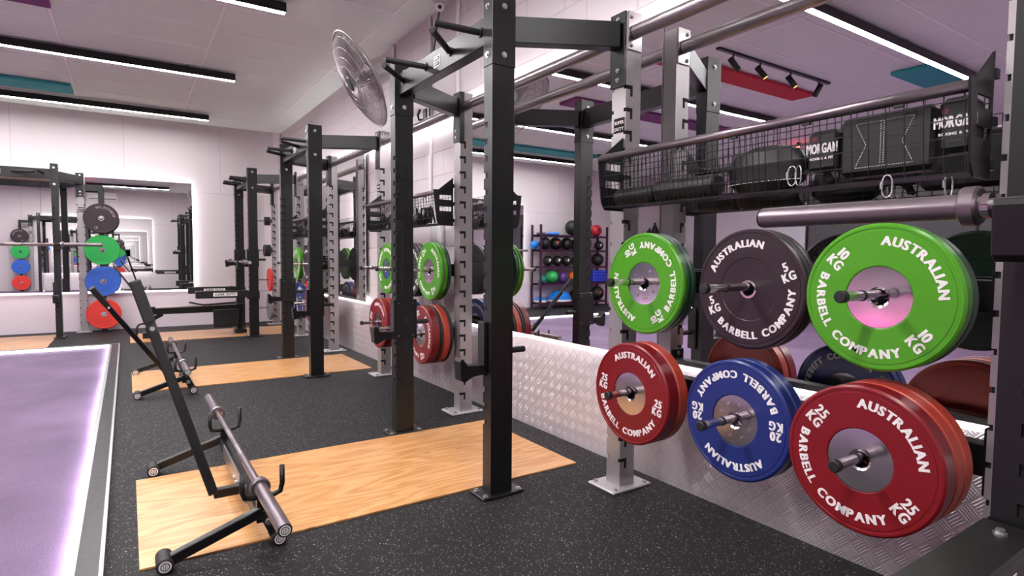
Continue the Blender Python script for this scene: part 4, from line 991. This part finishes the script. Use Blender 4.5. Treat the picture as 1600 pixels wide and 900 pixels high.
# ================================================================== FAN
def fan():
    t = empty('wall_fan', (1.38, 4.02, 2.27)); tag(t, 'large silver wire-guarded industrial fan tilted down from the brick wall', 'fan')
    n = Vector((-.85, .10, -.50)).normalized()
    Q = Vector((0, 0, 1)).rotation_difference(n).to_matrix().to_4x4(); Rf = .335
    g = B()
    for side, dep in ((1, .075), (-1, .085)):
        for rr in (.06, .12, .18, .24, .30):
            z = side*dep*(1-(rr/Rf)**2.5)
            g.tube([tuple(Q @ Vector((rr*math.cos(a), rr*math.sin(a), z))) for a in [2*PI*k/48 for k in range(48)]], .0022, M['steel'], 5, True)
        for k in range(84):
            a = 2*PI*k/84; pts = []
            for q in range(6):
                rr = .045+(Rf-.045)*q/5; z = side*dep*(1-(rr/Rf)**2.5); pts.append(tuple(Q @ Vector((rr*math.cos(a+.5*q/5*side*.3), rr*math.sin(a+.5*q/5*side*.3), z))))
            g.tube(pts, .0019, M['steel'], 4)
    g.tube([tuple(Q @ Vector((Rf*math.cos(a), Rf*math.sin(a), 0))) for a in [2*PI*k/64 for k in range(64)]], .006, M['steel'], 8, True)
    tag(g.build('wire_guard', t), 'silver wire cage')
    h = B().lathe([(0, .082), (.045, .08), (.05, .072), (.05, .06), (0, .058)], M['black2'], 28, Q); h.build('badge_cap', t)
    for k in range(3):
        b = B(); a0 = 2*PI*k/3
        vs = []; fs = []
        for i in range(7):
            rr = .05+.255*i/6; w = .35+.25*math.sin(PI*i/6)
            for j_ in range(5):
                a = a0+(j_/4-.5)*w*1.6; vs.append(Q @ Vector((rr*math.cos(a), rr*math.sin(a), (j_/4-.5)*.07*(1-.5*i/6))))
        for i in range(6):
            for j_ in range(4): q = i*5+j_; fs.append((q, q+1, q+6, q+5))
        nv = len(vs); vs += [v+Q.to_3x3() @ Vector((0, 0, .002)) for v in vs]; fs += [tuple(reversed([q+nv for q in f])) for f in fs]
        b.add(vs, fs, M['steel'], True); b.build('fan_blade', t)
    m = B(); m.lathe([(0, .05), (.045, .05), (.05, .0), (.05, -.06), (.085, -.085), (.09, -.10), (.09, -.20), (.07, -.23), (0, -.235)], M['grey'], 32, Q); m.build('motor', t)
    c = Q @ Vector((0, 0, -.20)); e = Vector((XW-.001-1.38, .88, .02))
    a = B().tube([tuple(c), tuple(c+Vector((.10, .02, .05))), tuple(e-Vector((.05, 0, 0))), tuple(e)], .018, M['black2'], 12); a.build('wall_arm', t)
    B().box(e.x-.012, e.x, e.y-.08, e.y+.08, e.z-.12, e.z+.12, M['black2']).build('wall_plate', t)
fan()
t = empty('security_camera', (1.99, 4.02, 2.97)); tag(t, 'white security camera under the ceiling at the top centre edge', 'security camera')
B().cyl((0, 0, -.02), (0, 0, -.0005), .045, M['white_plastic'], 24).build('mount', t)
d = Vector((-.25, -.75, -.35)).normalized(); c = Vector((0, -.0, -.055))
B().cyl(tuple(c-d*.05), tuple(c+d*.07), .034, M['white_plastic'], 24, bev=.006).build('camera_body', t)
B().cyl(tuple(c+d*.0702), tuple(c+d*.074), .014, M['dark'], 20).build('lens', t)
t = empty('wall_clip', (XW-.001, 4.45, 2.20)); tag(t, 'small black hooked bracket on the brick wall under the fan', 'wall bracket')
B().rbox(-.012, 0, -.03, .03, -.05, .06, .003, M['black2']).build('back_plate', t); B().tube([(-.012, 0, -.03), (-.06, 0, -.035), (-.07, 0, 0), (-.05, 0, .05)], .010, M['black2'], 10).build('hook', t)

# ================================================================== BALL SHELF (opposite side of the room, seen in the side mirror)
sx0, sx1, sy0, sy1 = -2.84, -4.62, 9.40, 9.70
t = empty('ball_shelf', ((sx0+sx1)/2, 9.55, 0)); tag(t, 'plum metal shelving unit full of exercise balls, reflected in the side mirror', 'shelving')
hx = (sx0-sx1)/2; levels = (.12, .51, .86, 1.20, 1.50)
for x in (-hx, hx):
    for y in (-.15, .15): B().rbox(x-.02, x+.02, y-.02, y+.02, .0, 1.70, .004, M['shelf_purple']).build('upright', t)
for z in levels:
    b = B()
    for y in (-.15, .15): b.box(-hx+.021, hx-.021, y-.012, y+.012, z-.04, z-.006, M['shelf_purple'])
    for k in range(9): x = -hx+.1+k*(2*hx-.2)/8; b.box(x-.01, x+.01, -.138, .138, z-.03, z-.012, M['shelf_purple'])
    b.box(-hx+.022, hx-.022, -.137, .137, z-.006, z, M['shelf_purple']); b.build('shelf', t)
def px2x(p): return -2.82 - (p-842)*(1.83/106)
def ball(p, z, r, m, lab, y=9.50, patch=None, name='medicine_ball', group='balls on the plum shelving'):
    x = px2x(p); t = empty(name, (x, y, z+r+.001)); tag(t, lab, 'ball', group)
    B().sphere((0, 0, 0), r, M[m], 28).build('shell', t)
    sm = B(); sm.tube([(r*1.001*math.cos(a), r*1.001*math.sin(a)*.2, r*1.001*math.sin(a)*.98) for a in [2*PI*k/40 for k in range(40)]], r*.012, M['rubber'], 5, True)
    if patch: sm.lathe([(0, r*.004), (r*.30, -r*.04), (r*.32, -r*.06)], M[patch], 20, Matrix.Translation((r*.1, -r*.985, r*.05)) @ RZ(PI/2, 4, 'X'))
    sm.build('seam', t)
L5, L4, L3, L2, L1 = levels[4], levels[3], levels[2], levels[1], levels[0]
ball(895, L5, .16, 'rubber', 'large glossy black ball on the top shelf'); ball(933, L5, .125, 'redball', 'red ball at the far end of the top shelf', patch='rubber')
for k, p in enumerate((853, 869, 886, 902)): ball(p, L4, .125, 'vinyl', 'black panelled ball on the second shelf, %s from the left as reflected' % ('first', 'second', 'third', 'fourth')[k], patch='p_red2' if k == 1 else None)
ball(938, L4, .10, 'rubber', 'small black ball alone at the right of the second shelf as reflected', patch='letter'); ball(844, L4, .09, 'blueball', 'sky blue ball at the open end of the second shelf', y=9.64)
for k, p in enumerate((858, 872, 886, 901)): ball(p, L3, .108, 'rubber', 'dark slam ball on the middle shelf, %s from the left as reflected' % ('first', 'second', 'third', 'fourth')[k], patch='letter')
ball(936, L3, .135, 'rubber', 'larger dark ball at the right of the middle shelf as reflected')
ball(850, L2, .085, 'tealball', 'small teal ball on the fourth shelf'); ball(864, L2, .13, 'greenball', 'green ball on the fourth shelf'); ball(881, L2, .115, 'purpleball', 'purple ball on the fourth shelf', patch='rubber'); ball(897, L2, .12, 'orangeball', 'orange and black ball on the fourth shelf', patch='rubber')
ball(936, L1, .15, 'rubber', 'black ball with pink pattern on the bottom shelf', patch='p_red2')
t = empty('foam_block', (px2x(936), 9.52, L2+.001)); tag(t, 'deep blue textured foam block on the fourth shelf', 'foam block')
B().rbox(-.19, .19, -.12, .12, 0, .26, .02, M['deepblue']).build('block', t)
q = B()
for i in range(6):
    for k in range(4): q.sphere((-.155+.062*i, -.12, .035+.063*k), .024, M['deepblue'], 10)
q.build('nubs', t)
def bosu(p, z, r, lab, h=.85):
    t = empty('balance_trainer', (px2x(p), 9.54, z+.001)); tag(t, lab, 'balance trainer')
    sy = min(1, .22/r)
    D = Matrix.Diagonal((1, sy, 1, 1))
    B().lathe([(r*.98, .045), (r*.93, .045+r*.30*h), (r*.75, .045+r*.55*h), (r*.45, .045+r*.76*h), (.001, .045+r*.83*h)], M['blueball'], 40, D).build('dome', t)
    B().lathe([(.001, 0), (r*.95, 0), (r*1.02, .015), (r*1.02, .038), (r*.98, .045)], M['letter'], 40, D).build('rim', t)
bosu(878, L1, .27, 'blue half-ball balance trainer with a white rim on the bottom shelf'); bosu(849, L1, .13, 'small sky blue half-ball at the left end of the bottom shelf as reflected', .7)
t = empty('gym_bag', (px2x(905), 9.55, L1+.001)); tag(t, 'black bag at the back of the bottom shelf beside the blue half-ball', 'bag')
B().rbox(-.13, .13, -.12, .12, 0, .22, .05, M['fabric']).build('body', t); B().tube([(-.07, 0, .215), (-.06, 0, .27), (0, 0, .29), (.06, 0, .27), (.07, 0, .215)], .008, M['fabric'], 8).build('handle', t)
for k, (p, m, r) in enumerate(((852, 'greypanel', .10), (865, 'blueball', .15))):
    t = empty('balance_disc', (px2x(p), 9.50 if k else 9.60, L5+.001)); tag(t, ('grey wobble disc on the top shelf', 'blue wobble disc on the top shelf')[k], 'wobble disc')
    r = min(r, .14); B().lathe([(.001, 0), (r*.9, .0), (r, .02), (r*.9, .045), (.001, .06)], M[m], 32).build('cushion', t); B().lathe([(.001, .0605), (r*.12, .0605), (r*.12, .054)], M['rubber'], 16).build('valve', t)

# ------------------------------------------------------------------ image-pixel units -> metres, camera and all scaled about the origin
for me in bpy.data.meshes: me.transform(Matrix.Scale(S, 4))
for o in bpy.data.objects: o.location = o.location*S
